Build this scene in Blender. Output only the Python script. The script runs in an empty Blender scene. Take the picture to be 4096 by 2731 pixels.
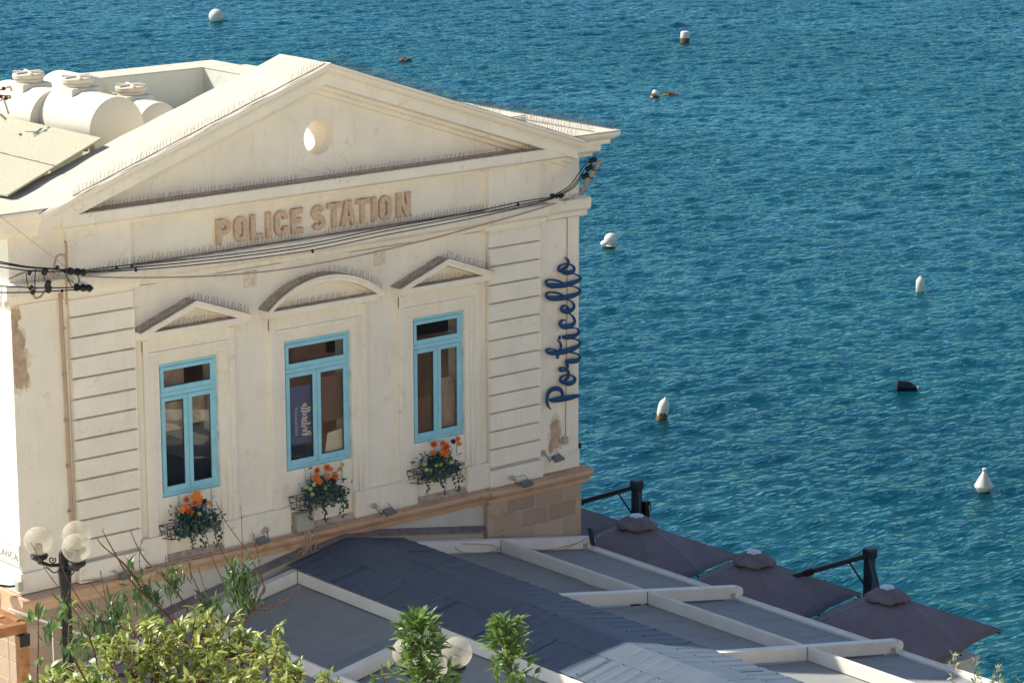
import bpy, math, random, numpy as np
from mathutils import Vector, Matrix, noise
from mathutils.geometry import tessellate_polygon
random.seed(7)
R = math.radians
scene = bpy.context.scene
col = scene.collection
pi = math.pi

# ------------------------------------------------------------------ camera
F_PX, YAW, PITCH, ROLL = 11641.71, 0.69744, 0.22777, -0.00222
CAM = Vector((-26.31947, -36.17777, 12.34957))
fw = Vector((math.sin(YAW)*math.cos(PITCH), math.cos(YAW)*math.cos(PITCH), -math.sin(PITCH)))
rt = fw.cross(Vector((0, 0, 1))).normalized(); up = rt.cross(fw)
rt, up = rt*math.cos(ROLL)+up*math.sin(ROLL), -rt*math.sin(ROLL)+up*math.cos(ROLL)
cd = bpy.data.cameras.new('camera'); cam = bpy.data.objects.new('camera', cd); col.objects.link(cam)
cam.matrix_world = Matrix(((rt.x, up.x, -fw.x, CAM.x), (rt.y, up.y, -fw.y, CAM.y), (rt.z, up.z, -fw.z, CAM.z), (0, 0, 0, 1)))
cd.sensor_width = 36; cd.lens = F_PX/4096*36; cd.clip_end = 6000; cd.clip_start = 0.5
scene.camera = cam

def at(x, y, ax, val):
    """photo position (0..2352) -> point of the place on the plane axis=val"""
    v = fw + rt*((x*1.7415-2048)/F_PX) - up*((y*1.7415-1365.5)/F_PX)
    return CAM + v*((val-CAM[ax])/v[ax])
def far(x, y, d):
    v = fw + rt*((x*1.7415-2048)/F_PX) - up*((y*1.7415-1365.5)/F_PX)
    return CAM + v.normalized()*d

# ------------------------------------------------------------------ materials
def nn(t, typ, loc=(0, 0), **kw):
    n = t.nodes.new(typ)
    for k, v in kw.items():
        if isinstance(k, str) and hasattr(n, k): setattr(n, k, v)
    return n
def new_mat(name):
    m = bpy.data.materials.new(name); m.use_nodes = True
    t = m.node_tree; b = t.nodes['Principled BSDF']
    return m, t, b
def ramp(t, fac, stops):
    r = t.nodes.new('ShaderNodeValToRGB')
    cr = r.color_ramp
    while len(cr.elements) < len(stops): cr.elements.new(0.5)
    for e, (p, c) in zip(cr.elements, stops): e.position = p; e.color = (*c, 1)
    t.links.new(fac, r.inputs[0]); return r.outputs[0]
def tex(t, scale, detail=4, rough=.55, dist=0, stretch=None, src='Object'):
    c = t.nodes.new('ShaderNodeTexCoord'); o = c.outputs[src]
    if stretch:
        mp = t.nodes.new('ShaderNodeMapping'); mp.inputs['Scale'].default_value = stretch
        t.links.new(o, mp.inputs[0]); o = mp.outputs[0]
    n = t.nodes.new('ShaderNodeTexNoise'); n.inputs['Scale'].default_value = scale
    n.inputs['Detail'].default_value = detail; n.inputs['Roughness'].default_value = rough
    n.inputs['Distortion'].default_value = dist
    t.links.new(o, n.inputs['Vector']); return n.outputs[0]
def bump(t, b, h, strength, distance=.02):
    n = t.nodes.new('ShaderNodeBump'); n.inputs['Strength'].default_value = strength
    n.inputs['Distance'].default_value = distance
    t.links.new(h, n.inputs['Height']); t.links.new(n.outputs[0], b.inputs['Normal']); return n
def mixc(t, fac, a, b):
    n = t.nodes.new('ShaderNodeMix'); n.data_type = 'RGBA'
    for s, v in ((0, fac), (6, a), (7, b)):
        if isinstance(v, (tuple, list)): n.inputs[s].default_value = (*v, 1)
        elif isinstance(v, (int, float)): n.inputs[s].default_value = v
        else: t.links.new(v, n.inputs[s])
    return n.outputs[2]
def simple(name, c, rough=.6, metal=0, var=.12, scale=6, bmp=0, bscale=60, spec=.4, dirt=None, dscale=2.5, dlo=.55, dhi=.75, stretch=None):
    m, t, b = new_mat(name)
    lo = tuple(max(0, x*(1-var)) for x in c); hi = tuple(min(1, x*(1+var)) for x in c)
    o = ramp(t, tex(t, scale), [(.3, lo), (.7, hi)])
    if dirt:
        f = ramp(t, tex(t, dscale, 8, .7, stretch=stretch), [(dlo, (0, 0, 0)), (dhi, (1, 1, 1))])
        o = mixc(t, f, o, dirt)
    t.links.new(o, b.inputs['Base Color'])
    b.inputs['Roughness'].default_value = rough; b.inputs['Metallic'].default_value = metal
    b.inputs['Specular IOR Level'].default_value = spec
    if bmp: bump(t, b, tex(t, bscale, 5), bmp, .01)
    return m
M = {}
def plaster(name, c, stain, amount=(.62, .80)):
    m, t, b = new_mat(name)
    base = ramp(t, tex(t, 1.1, 6, .6), [(.3, tuple(x*.93 for x in c)), (.7, tuple(min(1, x*1.05) for x in c))])
    f1 = ramp(t, tex(t, 3.2, 10, .72, 1.2), [(amount[0], (0, 0, 0)), (amount[1], (1, 1, 1))])
    o = mixc(t, f1, base, stain)
    # rain streaks: narrow, running down
    f2 = ramp(t, tex(t, 2.4, 8, .7, .3, (3.0, 3.0, .35)), [(.53, (0, 0, 0)), (.80, (.42, .42, .42))])
    o = mixc(t, f2, o, (c[0]*.74, c[1]*.68, c[2]*.58))
    # small pits and chips
    f3 = ramp(t, tex(t, 24, 3, .5), [(.73, (0, 0, 0)), (.78, (.6, .6, .6))])
    o = mixc(t, f3, o, tuple(x*.55 for x in stain))
    vc = t.nodes.new('ShaderNodeTexVoronoi'); vc.feature = 'DISTANCE_TO_EDGE'; vc.inputs['Scale'].default_value = .75
    tc_ = t.nodes.new('ShaderNodeTexCoord'); nz = t.nodes.new('ShaderNodeTexNoise'); nz.inputs['Scale'].default_value = 4; nz.inputs['Detail'].default_value = 6; t.links.new(tc_.outputs['Object'], nz.inputs['Vector'])
    va = t.nodes.new('ShaderNodeVectorMath'); va.operation = 'MULTIPLY_ADD'; va.inputs[1].default_value = (.5, .5, .5); t.links.new(nz.outputs['Color'], va.inputs[0]); t.links.new(tc_.outputs['Object'], va.inputs[2]); t.links.new(va.outputs[0], vc.inputs['Vector'])
    ck = ramp(t, vc.outputs['Distance'], [(.0, (1, 1, 1)), (.006, (0, 0, 0))]); gt = ramp(t, tex(t, .9, 2), [(.54, (0, 0, 0)), (.62, (.34, .34, .34))])
    mlt = t.nodes.new('ShaderNodeMath'); mlt.operation = 'MULTIPLY'; t.links.new(ck, mlt.inputs[0]); t.links.new(gt, mlt.inputs[1])
    o = mixc(t, mlt.outputs[0], o, tuple(x*.4 for x in stain))
    t.links.new(o, b.inputs['Base Color']); b.inputs['Roughness'].default_value = .9
    b.inputs['Specular IOR Level'].default_value = .2
    h = t.nodes.new('ShaderNodeMath'); h.operation = 'ADD'
    t.links.new(tex(t, 2.5, 4), h.inputs[0])
    h2 = t.nodes.new('ShaderNodeMath'); h2.operation = 'MULTIPLY'; h2.inputs[1].default_value = .25
    t.links.new(tex(t, 30, 6, .7), h2.inputs[0]); t.links.new(h2.outputs[0], h.inputs[1])
    bump(t, b, h.outputs[0], .55, .05)
    return m
M['plaster'] = plaster('cream_plaster', (.885, .812, .69), (.66, .53, .34), (.58, .78))
M['roofwhite'] = plaster('roof_membrane', (.55, .50, .41), (.40, .31, .21), (.55, .74))
M['parapet'] = plaster('parapet_plaster', (.66, .66, .56), (.50, .48, .38), (.7, .9))
M['base_plaster'] = plaster('base_plaster', (.58, .55, .50), (.40, .35, .30), (.58, .8))
M['shelf'] = simple('grimy_shelf', (.44, .36, .29), .9, var=.35, scale=9, bmp=.4, bscale=30)
M['letter'] = simple('tan_letter_stone', (.60, .44, .31), .9, var=.18, scale=14, bmp=.5, bscale=40, dirt=(.72, .60, .46), dscale=22, dlo=.60, dhi=.66)
M['patch'] = simple('bare_stone', (.50, .36, .25), .95, var=.25, scale=9, bmp=.8, bscale=25, dirt=(.60, .48, .34), dscale=12)
M['recess'] = simple('recess_plaster', (.72, .64, .50), .95, var=.2, scale=14, bmp=.6, bscale=40)

def stone(name, joints=True, c1=(.46, .30, .19), c2=(.38, .25, .17), red=(.42, .17, .07)):
    m, t, b = new_mat(name)
    c = t.nodes.new('ShaderNodeTexCoord'); sx = t.nodes.new('ShaderNodeSeparateXYZ'); t.links.new(c.outputs['Object'], sx.inputs[0])
    ad = t.nodes.new('ShaderNodeMath'); ad.operation = 'ADD'; t.links.new(sx.outputs[0], ad.inputs[0]); t.links.new(sx.outputs[1], ad.inputs[1])
    cm = t.nodes.new('ShaderNodeCombineXYZ'); t.links.new(ad.outputs[0], cm.inputs[0]); t.links.new(sx.outputs[2], cm.inputs[1])
    # wobble so joints are not ruler-straight
    wob = t.nodes.new('ShaderNodeTexNoise'); wob.inputs['Scale'].default_value = 5
    t.links.new(c.outputs['Object'], wob.inputs['Vector'])
    vm = t.nodes.new('ShaderNodeVectorMath'); vm.operation = 'MULTIPLY_ADD'
    t.links.new(wob.outputs['Color'], vm.inputs[0]); vm.inputs[1].default_value = (.05, .05, 0); t.links.new(cm.outputs[0], vm.inputs[2])
    br = t.nodes.new('ShaderNodeTexBrick'); t.links.new(vm.outputs[0], br.inputs['Vector'])
    br.inputs['Scale'].default_value = 1; br.inputs['Brick Width'].default_value = .62; br.inputs['Row Height'].default_value = .31
    br.inputs['Mortar Size'].default_value = .018; br.inputs['Mortar Smooth'].default_value = .3
    br.inputs['Color1'].default_value = (*c1, 1); br.inputs['Color2'].default_value = (c2[0]*.8, c2[1]*.8, c2[2]*.85, 1); br.inputs['Mortar'].default_value = (.62, .48, .33, 1)
    if joints: o = br.outputs['Color']
    else: o = ramp(t, tex(t, 2, 6), [(.3, c2), (.7, c1)])
    o = mixc(t, ramp(t, tex(t, 1.6, 8, .7, 1.5), [(.54, (0, 0, 0)), (.70, (.9, .9, .9))]), o, red)
    o = mixc(t, ramp(t, tex(t, 9, 8, .75), [(.55, (0, 0, 0)), (.72, (.8, .8, .8))]), o, (.60, .47, .33))
    o = mixc(t, ramp(t, tex(t, 3.3, 10, .8, .8), [(.66, (0, 0, 0)), (.75, (.8, .8, .8))]), o, (.16, .11, .09))
    t.links.new(o, b.inputs['Base Color']); b.inputs['Roughness'].default_value = .95; b.inputs['Specular IOR Level'].default_value = .15
    h = t.nodes.new('ShaderNodeMath'); h.operation = 'SUBTRACT'
    t.links.new(tex(t, 22, 8, .75), h.inputs[0])
    if joints: t.links.new(br.outputs['Fac'], h.inputs[1])
    else: h.inputs[1].default_value = 0
    bump(t, b, h.outputs[0], .9, .03)
    return m
M['stone'] = stone('limestone_blocks', True, (.62, .47, .35), (.53, .39, .29), (.54, .33, .20))
M['ledge'] = stone('rusty_ledge_stone', False, (.72, .50, .35), (.62, .38, .24), (.56, .25, .12))

M['frame'] = simple('sky_blue_paint', (.30, .62, .74), .45, var=.08, scale=4, spec=.5, dirt=(.20, .44, .52), dscale=18, dlo=.62, dhi=.75, bmp=.1)
M['groove'] = simple('dark_joint', (.03, .06, .08), .8)
M['black'] = simple('black_metal', (.012, .013, .017), .42, .2, var=.3)
M['cable'] = simple('black_cable', (.012, .013, .018), .5)
M['beige_cable'] = simple('beige_cable', (.45, .32, .24), .7)
M['wire'] = simple('spike_wire', (.20, .16, .13), .5, .3)
M['sign'] = simple('navy_sign', (.006, .055, .155), .5, var=.15, spec=.4)
M['white'] = simple('white_metal_paint', (.78, .74, .66), .5, var=.06, scale=3, dirt=(.50, .42, .32), dscale=9, dlo=.68, dhi=.8)
M['rust'] = simple('rust', (.14, .035, .012), .9, var=.5, scale=30)
M['awning'] = simple('grey_awning_fabric', (.285, .285, .275), .85, var=.05, scale=1.2, dirt=(.225, .22, .205), dscale=1.6, dlo=.50, dhi=.72, bmp=.12, bscale=3, stretch=(.5, 3, 1))
M['umbrella'] = simple('plum_canopy_fabric', (.19, .162, .178), .85, var=.1, scale=3, bmp=.25, bscale=4, spec=.25)
M['umb_dark'] = simple('plum_canopy_flap', (.17, .145, .158), .85, var=.15, scale=5, bmp=.3, bscale=9)
M['cap'] = simple('pale_cap', (.55, .60, .62), .4)
M['navy_metal'] = simple('slate_post_metal', (.028, .036, .055), .45, .3)
M['tank'] = simple('cream_plastic_tank', (.64, .59, .48), .5, var=.04, scale=2, spec=.4, dirt=(.70, .60, .45), dscale=3, dlo=.6, dhi=.9)
M['lid'] = simple('tank_lid_plastic', (.62, .54, .43), .5, var=.06)
M['felt'] = simple('roofing_felt', (.42, .39, .29), .95, var=.3, scale=70, bmp=.6, bscale=120)
M['wood'] = simple('orange_wood', (.33, .14, .05), .55, var=.35, scale=7, bmp=.2)
M['pot'] = simple('blue_white_pot', (.30, .27, .42), .3, var=.9, scale=22)
M['basket'] = simple('black_wire', (.008, .009, .014), .5)
M['flood'] = simple('floodlight_grey', (.12, .13, .14), .5)
M['lens'] = simple('floodlight_lens', (.14, .16, .17), .15, spec=.7)
M['box'] = simple('grey_box', (.42, .40, .33), .6)
M['porcelain'] = simple('brown_insulator', (.06, .018, .012), .25, spec=.6)
M['buoy'] = simple('white_buoy', (.58, .55, .48), .45, var=.05)
M['buoygrey'] = simple('grey_buoy', (.36, .35, .36), .5, var=.1)
M['weed'] = simple('marine_growth', (.13, .07, .03), .9, var=.8, scale=14, bmp=1, bscale=25)
M['drum'] = simple('black_drum', (.006, .008, .012), .35)
M['paving'] = simple('paving', (.57, .52, .42), .9, var=.15, scale=1.5, bmp=.3)
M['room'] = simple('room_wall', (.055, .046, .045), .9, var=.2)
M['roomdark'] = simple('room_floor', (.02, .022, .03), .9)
M['curtain'] = simple('curtain_cloth', (.40, .33, .25), .9, var=.25, scale=5)
M['board'] = simple('reflected_sign_blue', (.008, .09, .27), .5)  # blue of the sign reflected in the middle window
M['letterwhite'] = simple('reflected_letter_white', (.75, .74, .70), .6)  # white of the reflected sign's letters
M['plate'] = simple('plate_enamel', (.84, .80, .70), .4, var=.04)
M['platetext'] = simple('plate_lettering', (.30, .27, .25), .6)
M['townstone'] = simple('town_limestone', (.83, .76, .58), .9, var=.15, scale=.4)
M['darkstone'] = simple('weathered_quay_stone', (.22, .14, .10), .9, var=.45, scale=.5, dirt=(.12, .09, .08), dscale=.4, dlo=.5, dhi=.6)
M['bark'] = simple('brown_bark', (.12, .055, .035), .85, var=.4, scale=12, bmp=.5)
M['palebark'] = simple('pale_bark', (.34, .24, .17), .85, var=.3, scale=12)
M['soil'] = simple('garden_soil', (.14, .10, .07), .95, var=.3, scale=2, bmp=.5)

def leafmat(name, c1, c2, trans=.35, rough=.38):
    m, t, b = new_mat(name)
    o = ramp(t, tex(t, 7, 3), [(.32, c1), (.68, c2)])
    t.links.new(o, b.inputs['Base Color']); b.inputs['Roughness'].default_value = rough; b.inputs['Specular IOR Level'].default_value = .5
    tr = t.nodes.new('ShaderNodeBsdfTranslucent'); mx = t.nodes.new('ShaderNodeMixShader'); mx.inputs[0].default_value = trans
    t.links.new(o, tr.inputs[0]); t.links.new(b.outputs[0], mx.inputs[1]); t.links.new(tr.outputs[0], mx.inputs[2])
    t.links.new(mx.outputs[0], t.nodes['Material Output'].inputs[0]); return m
M['citrus'] = leafmat('citrus_leaf', (.10, .19, .025), (.52, .52, .15))
M['deepcitrus'] = leafmat('deep_green_leaf', (.05, .12, .022), (.24, .35, .09))
M['peach'] = leafmat('drooping_leaf', (.035, .085, .03), (.12, .20, .06))
M['ivy'] = leafmat('ivy_leaf', (.008, .035, .03), (.03, .09, .06), .1)
M['sage'] = leafmat('sage_leaf', (.20, .26, .14), (.48, .48, .30))
M['shrub'] = leafmat('dark_shrub_leaf', (.01, .02, .012), (.03, .05, .03), .1)
M['orange'] = leafmat('orange_petal', (.62, .11, .008), (.75, .28, .03), .15, .6)
M['redpetal'] = leafmat('red_petal', (.45, .03, .01), (.75, .16, .01), .2, .6)
M['lime'] = leafmat('lime_petal', (.38, .46, .12), (.62, .66, .30), .2, .6)
M['plum'] = simple('plum_petal', (.008, .005, .02), .7)

# corrugated grey-blue roof paint, satin: flashes pale in the sun
m, t, b = new_mat('blue_grey_roof_sheet'); M['sheet'] = m
o = ramp(t, tex(t, 2.2, 6, .6, 0, (1, 1, 1)), [(.3, (.058, .084, .125)), (.7, (.080, .106, .148))])
o = mixc(t, ramp(t, tex(t, 4, 6, .7, 0, (.6, 5, 1)), [(.6, (0, 0, 0)), (.8, (.35, .35, .35))]), o, (.22, .19, .15))
t.links.new(o, b.inputs['Base Color']); b.inputs['Roughness'].default_value = .6; b.inputs['Specular IOR Level'].default_value = .6
bump(t, b, tex(t, 5, 3), .15, .02)

def glass(name, tint=(1, 1, 1), refl=1.0, base=.06):
    m = bpy.data.materials.new(name); m.use_nodes = True; t = m.node_tree; t.nodes.clear()
    out = t.nodes.new('ShaderNodeOutputMaterial'); mx = t.nodes.new('ShaderNodeMixShader')
    g = t.nodes.new('ShaderNodeBsdfGlossy'); g.inputs['Roughness'].default_value = .02; g.inputs[0].default_value = (refl, refl, refl, 1)
    tr = t.nodes.new('ShaderNodeBsdfTransparent'); tr.inputs[0].default_value = (*tint, 1)
    lw_ = t.nodes.new('ShaderNodeLayerWeight'); lw_.inputs[0].default_value = .5      # works the same from both sides of the pane
    fr = t.nodes.new('ShaderNodeMath'); fr.operation = 'POWER'; t.links.new(lw_.outputs['Facing'], fr.inputs[0]); fr.inputs[1].default_value = 4.0
    ad = t.nodes.new('ShaderNodeMath'); ad.operation = 'ADD'; ad.inputs[1].default_value = base; t.links.new(fr.outputs[0], ad.inputs[0])
    t.links.new(ad.outputs[0], mx.inputs[0]); t.links.new(tr.outputs[0], mx.inputs[1]); t.links.new(g.outputs[0], mx.inputs[2])
    t.links.new(mx.outputs[0], out.inputs[0]); return m
M['glass'] = glass('window_glass', (.93, .92, .92), 1, .05)
M['globe'] = glass('smoky_globe_glass', (.95, .92, .86), .9, .03)
t = M['globe'].node_tree; out_ = [n for n in t.nodes if n.type == 'OUTPUT_MATERIAL'][0]; old = out_.inputs[0].links[0].from_socket
df = t.nodes.new('ShaderNodeBsdfTranslucent'); df.inputs[0].default_value = (.85, .80, .72, 1); d2 = t.nodes.new('ShaderNodeBsdfDiffuse'); d2.inputs[0].default_value = (.75, .70, .60, 1)
a1 = t.nodes.new('ShaderNodeMixShader'); t.links.new(df.outputs[0], a1.inputs[1]); t.links.new(d2.outputs[0], a1.inputs[2])
a2 = t.nodes.new('ShaderNodeMixShader'); a2.inputs[0].default_value = .25; t.links.new(old, a2.inputs[1]); t.links.new(a1.outputs[0], a2.inputs[2]); t.links.new(a2.outputs[0], out_.inputs[0])

# ------------------------------------------------------------------ mesh builder
ORG = {}
class MB:
    def __init__(s): s.v = []; s.f = []; s.mi = []; s.cur = 0
    def add(s, vs, fs):
        n = len(s.v); s.v.extend(tuple(p) for p in vs)
        for f in fs: s.f.append(tuple(i+n for i in f)); s.mi.append(s.cur)
        return s
    def box(s, x0, x1, y0, y1, z0, z1):
        return s.add([(x0, y0, z0), (x1, y0, z0), (x1, y1, z0), (x0, y1, z0), (x0, y0, z1), (x1, y0, z1), (x1, y1, z1), (x0, y1, z1)],
                     [(0, 3, 2, 1), (4, 5, 6, 7), (0, 1, 5, 4), (1, 2, 6, 5), (2, 3, 7, 6), (3, 0, 4, 7)])
    def bar(s, a, b, w, h, upv=(0, 0, 1)):
        a = Vector(a); b = Vector(b); d = (b-a).normalized(); u = Vector(upv); r = d.cross(u).normalized(); u = r.cross(d)
        vs = []
        for p in (a, b):
            for sx, sz in ((-1, -1), (1, -1), (1, 1), (-1, 1)): vs.append(p+r*sx*w/2+u*sz*h/2)
        return s.add(vs, [(0, 1, 2, 3), (7, 6, 5, 4), (0, 4, 5, 1), (1, 5, 6, 2), (2, 6, 7, 3), (3, 7, 4, 0)])
    def prism(s, poly, y0, y1, holes=()):
        """polygon in (x,z), extruded along y"""
        rings = [poly]+list(holes)
        tri = tessellate_polygon([[Vector((x, z, 0)) for x, z in r] for r in rings])
        flat = [p for r in rings for p in r]; n = len(flat)
        vs = [(x, y0, z) for x, z in flat]+[(x, y1, z) for x, z in flat]
        fs = [tuple(q) for q in tri]+[tuple(i+n for i in reversed(q)) for q in tri]
        k = 0
        for r in rings:
            for i in range(len(r)):
                j = (i+1) % len(r); fs.append((k+i, k+j, k+j+n, k+i+n))
            k += len(r)
        return s.add(vs, fs)
    def xprism(s, poly, x0, x1):
        """polygon in (y,z), extruded along x"""
        n = len(poly); tri = tessellate_polygon([[Vector((y, z, 0)) for y, z in poly]])
        vs = [(x0, y, z) for y, z in poly]+[(x1, y, z) for y, z in poly]
        fs = [tuple(q) for q in tri]+[tuple(i+n for i in reversed(q)) for q in tri]+[(i, (i+1) % n, (i+1) % n+n, i+n) for i in range(n)]
        return s.add(vs, fs)
    def sweep(s, rings, cap=True):
        n = len(rings[0]); b0 = len(s.v); s.v.extend(tuple(p) for r in rings for p in r)
        for k in range(len(rings)-1):
            for i in range(n):
                j = (i+1) % n; s.f.append((b0+k*n+i, b0+k*n+j, b0+(k+1)*n+j, b0+(k+1)*n+i)); s.mi.append(s.cur)
        if cap and n > 2:
            s.f.append(tuple(b0+i for i in reversed(range(n)))); s.mi.append(s.cur)
            s.f.append(tuple(b0+(len(rings)-1)*n+i for i in range(n))); s.mi.append(s.cur)
        return s
    def tube(s, pts, r, n=8, flat=None):
        pts = [Vector(p) for p in pts]; rr = r if isinstance(r, (list, tuple)) else [r]*len(pts)
        rings = []; u = None
        for i, p in enumerate(pts):
            d = (pts[min(i+1, len(pts)-1)]-pts[max(i-1, 0)])
            if d.length < 1e-9: d = Vector((0, 0, 1))
            d.normalize()
            if u is None: u = d.orthogonal().normalized()
            else:
                u = u-d*u.dot(d)
                u = u.normalized() if u.length > 1e-6 else d.orthogonal().normalized()
            w = d.cross(u)
            if flat: # flat = (normal, half thickness): an elliptic section
                nrm = Vector(flat[0]); sd = d.cross(nrm).normalized()
                rings.append([p+sd*math.cos(2*pi*k/n)*rr[i]+nrm*math.sin(2*pi*k/n)*flat[1] for k in range(n)])
            else: rings.append([p+u*math.cos(2*pi*k/n)*rr[i]+w*math.sin(2*pi*k/n)*rr[i] for k in range(n)])
        return s.sweep(rings)
    def lathe(s, prof, c=(0, 0, 0), axis=(0, 0, 1), n=24, cap=True):
        a = Vector(axis).normalized(); u = a.orthogonal().normalized(); w = a.cross(u); c = Vector(c)
        return s.sweep([[c+a*h+u*math.cos(2*pi*k/n)*r+w*math.sin(2*pi*k/n)*r for k in range(n)] for r, h in prof], cap)
    def ball(s, c, r, n=20, sz=1):
        return s.lathe([(max(1e-4, r*math.sin(pi*i/(n//2))), -r*sz*math.cos(pi*i/(n//2))) for i in range(n//2+1)], c, n=n)
    def build(s, name, mat, parent=None, smooth=False, bevel=0):
        org = ORG[parent.name] if parent else Vector((0, 0, 0))
        me = bpy.data.meshes.new(name)
        me.from_pydata([(x-org.x, y-org.y, z-org.z) for x, y, z in s.v], [], s.f)
        mats = mat if isinstance(mat, (list, tuple)) else [mat]
        for m_ in mats: me.materials.append(m_)
        if len(mats) > 1: me.polygons.foreach_set('material_index', s.mi)
        me.update(calc_edges=True)
        if smooth: me.shade_smooth() if smooth is True else me.set_sharp_from_angle(angle=smooth)
        if smooth and smooth is not True:
            me.shade_smooth(); me.set_sharp_from_angle(angle=smooth)
        o = bpy.data.objects.new(name, me); col.objects.link(o)
        if parent: o.parent = parent
        ORG[o.name] = org
        if bevel:
            md = o.modifiers.new('bevel', 'BEVEL'); md.width = bevel; md.segments = 2; md.limit_method = 'ANGLE'; md.angle_limit = R(40)
        return o
def recenter(o):
    """origin of a one-mesh thing to the bottom of its mesh"""
    me = o.data; n = len(me.vertices); a = np.empty(n*3); me.vertices.foreach_get('co', a); a = a.reshape(-1, 3)
    c = np.array([a[:, 0].mean(), a[:, 1].mean(), a[:, 2].min()]); a -= c; me.vertices.foreach_set('co', a.ravel()); me.update()
    o.location = c; ORG[o.name] = Vector(c); return o
def tag(o, label, cat, group=None, kind=None):
    o['label'] = label; o['category'] = cat
    if group: o['group'] = group
    if kind: o['kind'] = kind
    return o
def thing(name, loc, label, cat, group=None):
    o = bpy.data.objects.new(name, None); col.objects.link(o); o.location = loc; ORG[o.name] = Vector(loc)
    o.empty_display_size = .3
    return tag(o, label, cat, group)
def struct(o): o['kind'] = 'structure'; return o

# ------------------------------------------------------------------ the sea
SEA = -8.0
def make_sea():
    N = 1024; dx = .15
    rng = np.random.default_rng(11)
    k1 = np.fft.fftfreq(N, dx)*2*pi
    KX, KY = np.meshgrid(k1, k1, indexing='ij'); K = np.hypot(KX, KY); K[0, 0] = 1
    th = np.arctan2(KY, KX)                    # 0 = to the right, pi/2 = away
    wind = R(-68)
    D = np.abs(np.cos(th-wind))**3*0.85+.12
    kp = 2*pi/2.6
    S = np.exp(-1.0*(kp/K)**2)*K**-3.15*D*np.exp(-(K/26.)**2)
    S[0, 0] = 0
    h = np.fft.ifft2((rng.normal(size=(N, N))+1j*rng.normal(size=(N, N)))*np.sqrt(S)).real
    h *= .028/h.std()
    h = h+1.6*(h*h-(h*h).mean())
    nu, nv = 560, 1020
    hh = h[:nu, :nv].copy()
    u = (np.arange(nu)-nu/2)*dx; v = 49+np.arange(nv)*dx
    fade = np.minimum(1, np.minimum(np.arange(nu), nu-1-np.arange(nu))/12.)[:, None]*np.minimum(1, np.minimum(np.arange(nv), nv-1-np.arange(nv))/12.)[None, :]
    hh *= fade
    u = np.concatenate([[-4000, -400], u, [400, 4000]]); v = np.concatenate([[-3000, -200], v, [400, 1000, 5000]])
    H = np.zeros((len(u), len(v))); H[2:-2, 2:-3] = hh
    U, V = np.meshgrid(u, v, indexing='ij')
    c, s_ = math.cos(YAW), math.sin(YAW)
    ox, oy = -26.3, -36.2
    X = ox+U*c+(V)*s_; Y = oy-U*s_+V*c
    P = np.stack([X, Y, H+SEA], -1).reshape(-1, 3)
    a, b_ = len(u), len(v)
    idx = np.arange(a*b_).reshape(a, b_)
    Q = np.stack([idx[:-1, :-1], idx[1:, :-1], idx[1:, 1:], idx[:-1, 1:]], -1).reshape(-1, 4)
    me = bpy.data.meshes.new('sea'); me.vertices.add(len(P)); me.vertices.foreach_set('co', P.ravel())
    me.loops.add(Q.size); me.loops.foreach_set('vertex_index', Q.ravel().astype(np.int32))
    me.polygons.add(len(Q)); me.polygons.foreach_set('loop_start', np.arange(0, Q.size, 4, dtype=np.int32))
    me.update(calc_edges=True); me.shade_smooth()
    o = bpy.data.objects.new('sea', me); col.objects.link(o); struct(o)
    m, t, b = new_mat('sea_water')
    o_ = ramp(t, tex(t, .05, 3), [(.35, (.0, .031, .046)), (.65, (.0, .043, .056))]); t.links.new(o_, b.inputs['Base Color'])
    b.inputs['Roughness'].default_value = .06; b.inputs['IOR'].default_value = 1.36; b.inputs['Specular IOR Level'].default_value = .6; b.inputs['Specular Tint'].default_value = (.12, .86, .93, 1)
    c_ = t.nodes.new('ShaderNodeTexCoord'); mp = t.nodes.new('ShaderNodeMapping'); mp.inputs['Rotation'].default_value = (0, 0, YAW+R(-8)); mp.inputs['Scale'].default_value = (.42, 1.9, 1)
    t.links.new(c_.outputs['Object'], mp.inputs[0])
    n1 = t.nodes.new('ShaderNodeTexNoise'); n1.inputs['Scale'].default_value = 2.6; n1.inputs['Detail'].default_value = 5; n1.inputs['Roughness'].default_value = .6; n1.inputs['Distortion'].default_value = .6
    t.links.new(mp.outputs[0], n1.inputs['Vector'])
    bn = bump(t, b, n1.outputs[0], .8, .17)
    gust = ramp(t, tex(t, .045, 4, .6, .8, (1, .5, 1)), [(.35, (.50, .50, .50)), (.62, (1, 1, 1))]); t.links.new(gust, bn.inputs['Strength'])     # wind patches and slicks
    df = t.nodes.new('ShaderNodeBsdfDiffuse'); t.links.new(o_, df.inputs[0]); gl = t.nodes.new('ShaderNodeBsdfGlossy'); gl.inputs[0].default_value = (.50, .90, .98, 1); gl.inputs['Roughness'].default_value = .07
    fr = t.nodes.new('ShaderNodeFresnel'); fr.inputs[0].default_value = 1.40; mx = t.nodes.new('ShaderNodeMixShader')
    for n_ in (df, gl, fr): t.links.new(bn.outputs[0], n_.inputs['Normal'])
    t.links.new(fr.outputs[0], mx.inputs[0]); t.links.new(df.outputs[0], mx.inputs[1]); t.links.new(gl.outputs[0], mx.inputs[2]); t.links.new(mx.outputs[0], t.nodes['Material Output'].inputs[0])
    me.materials.append(m)
make_sea()

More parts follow.
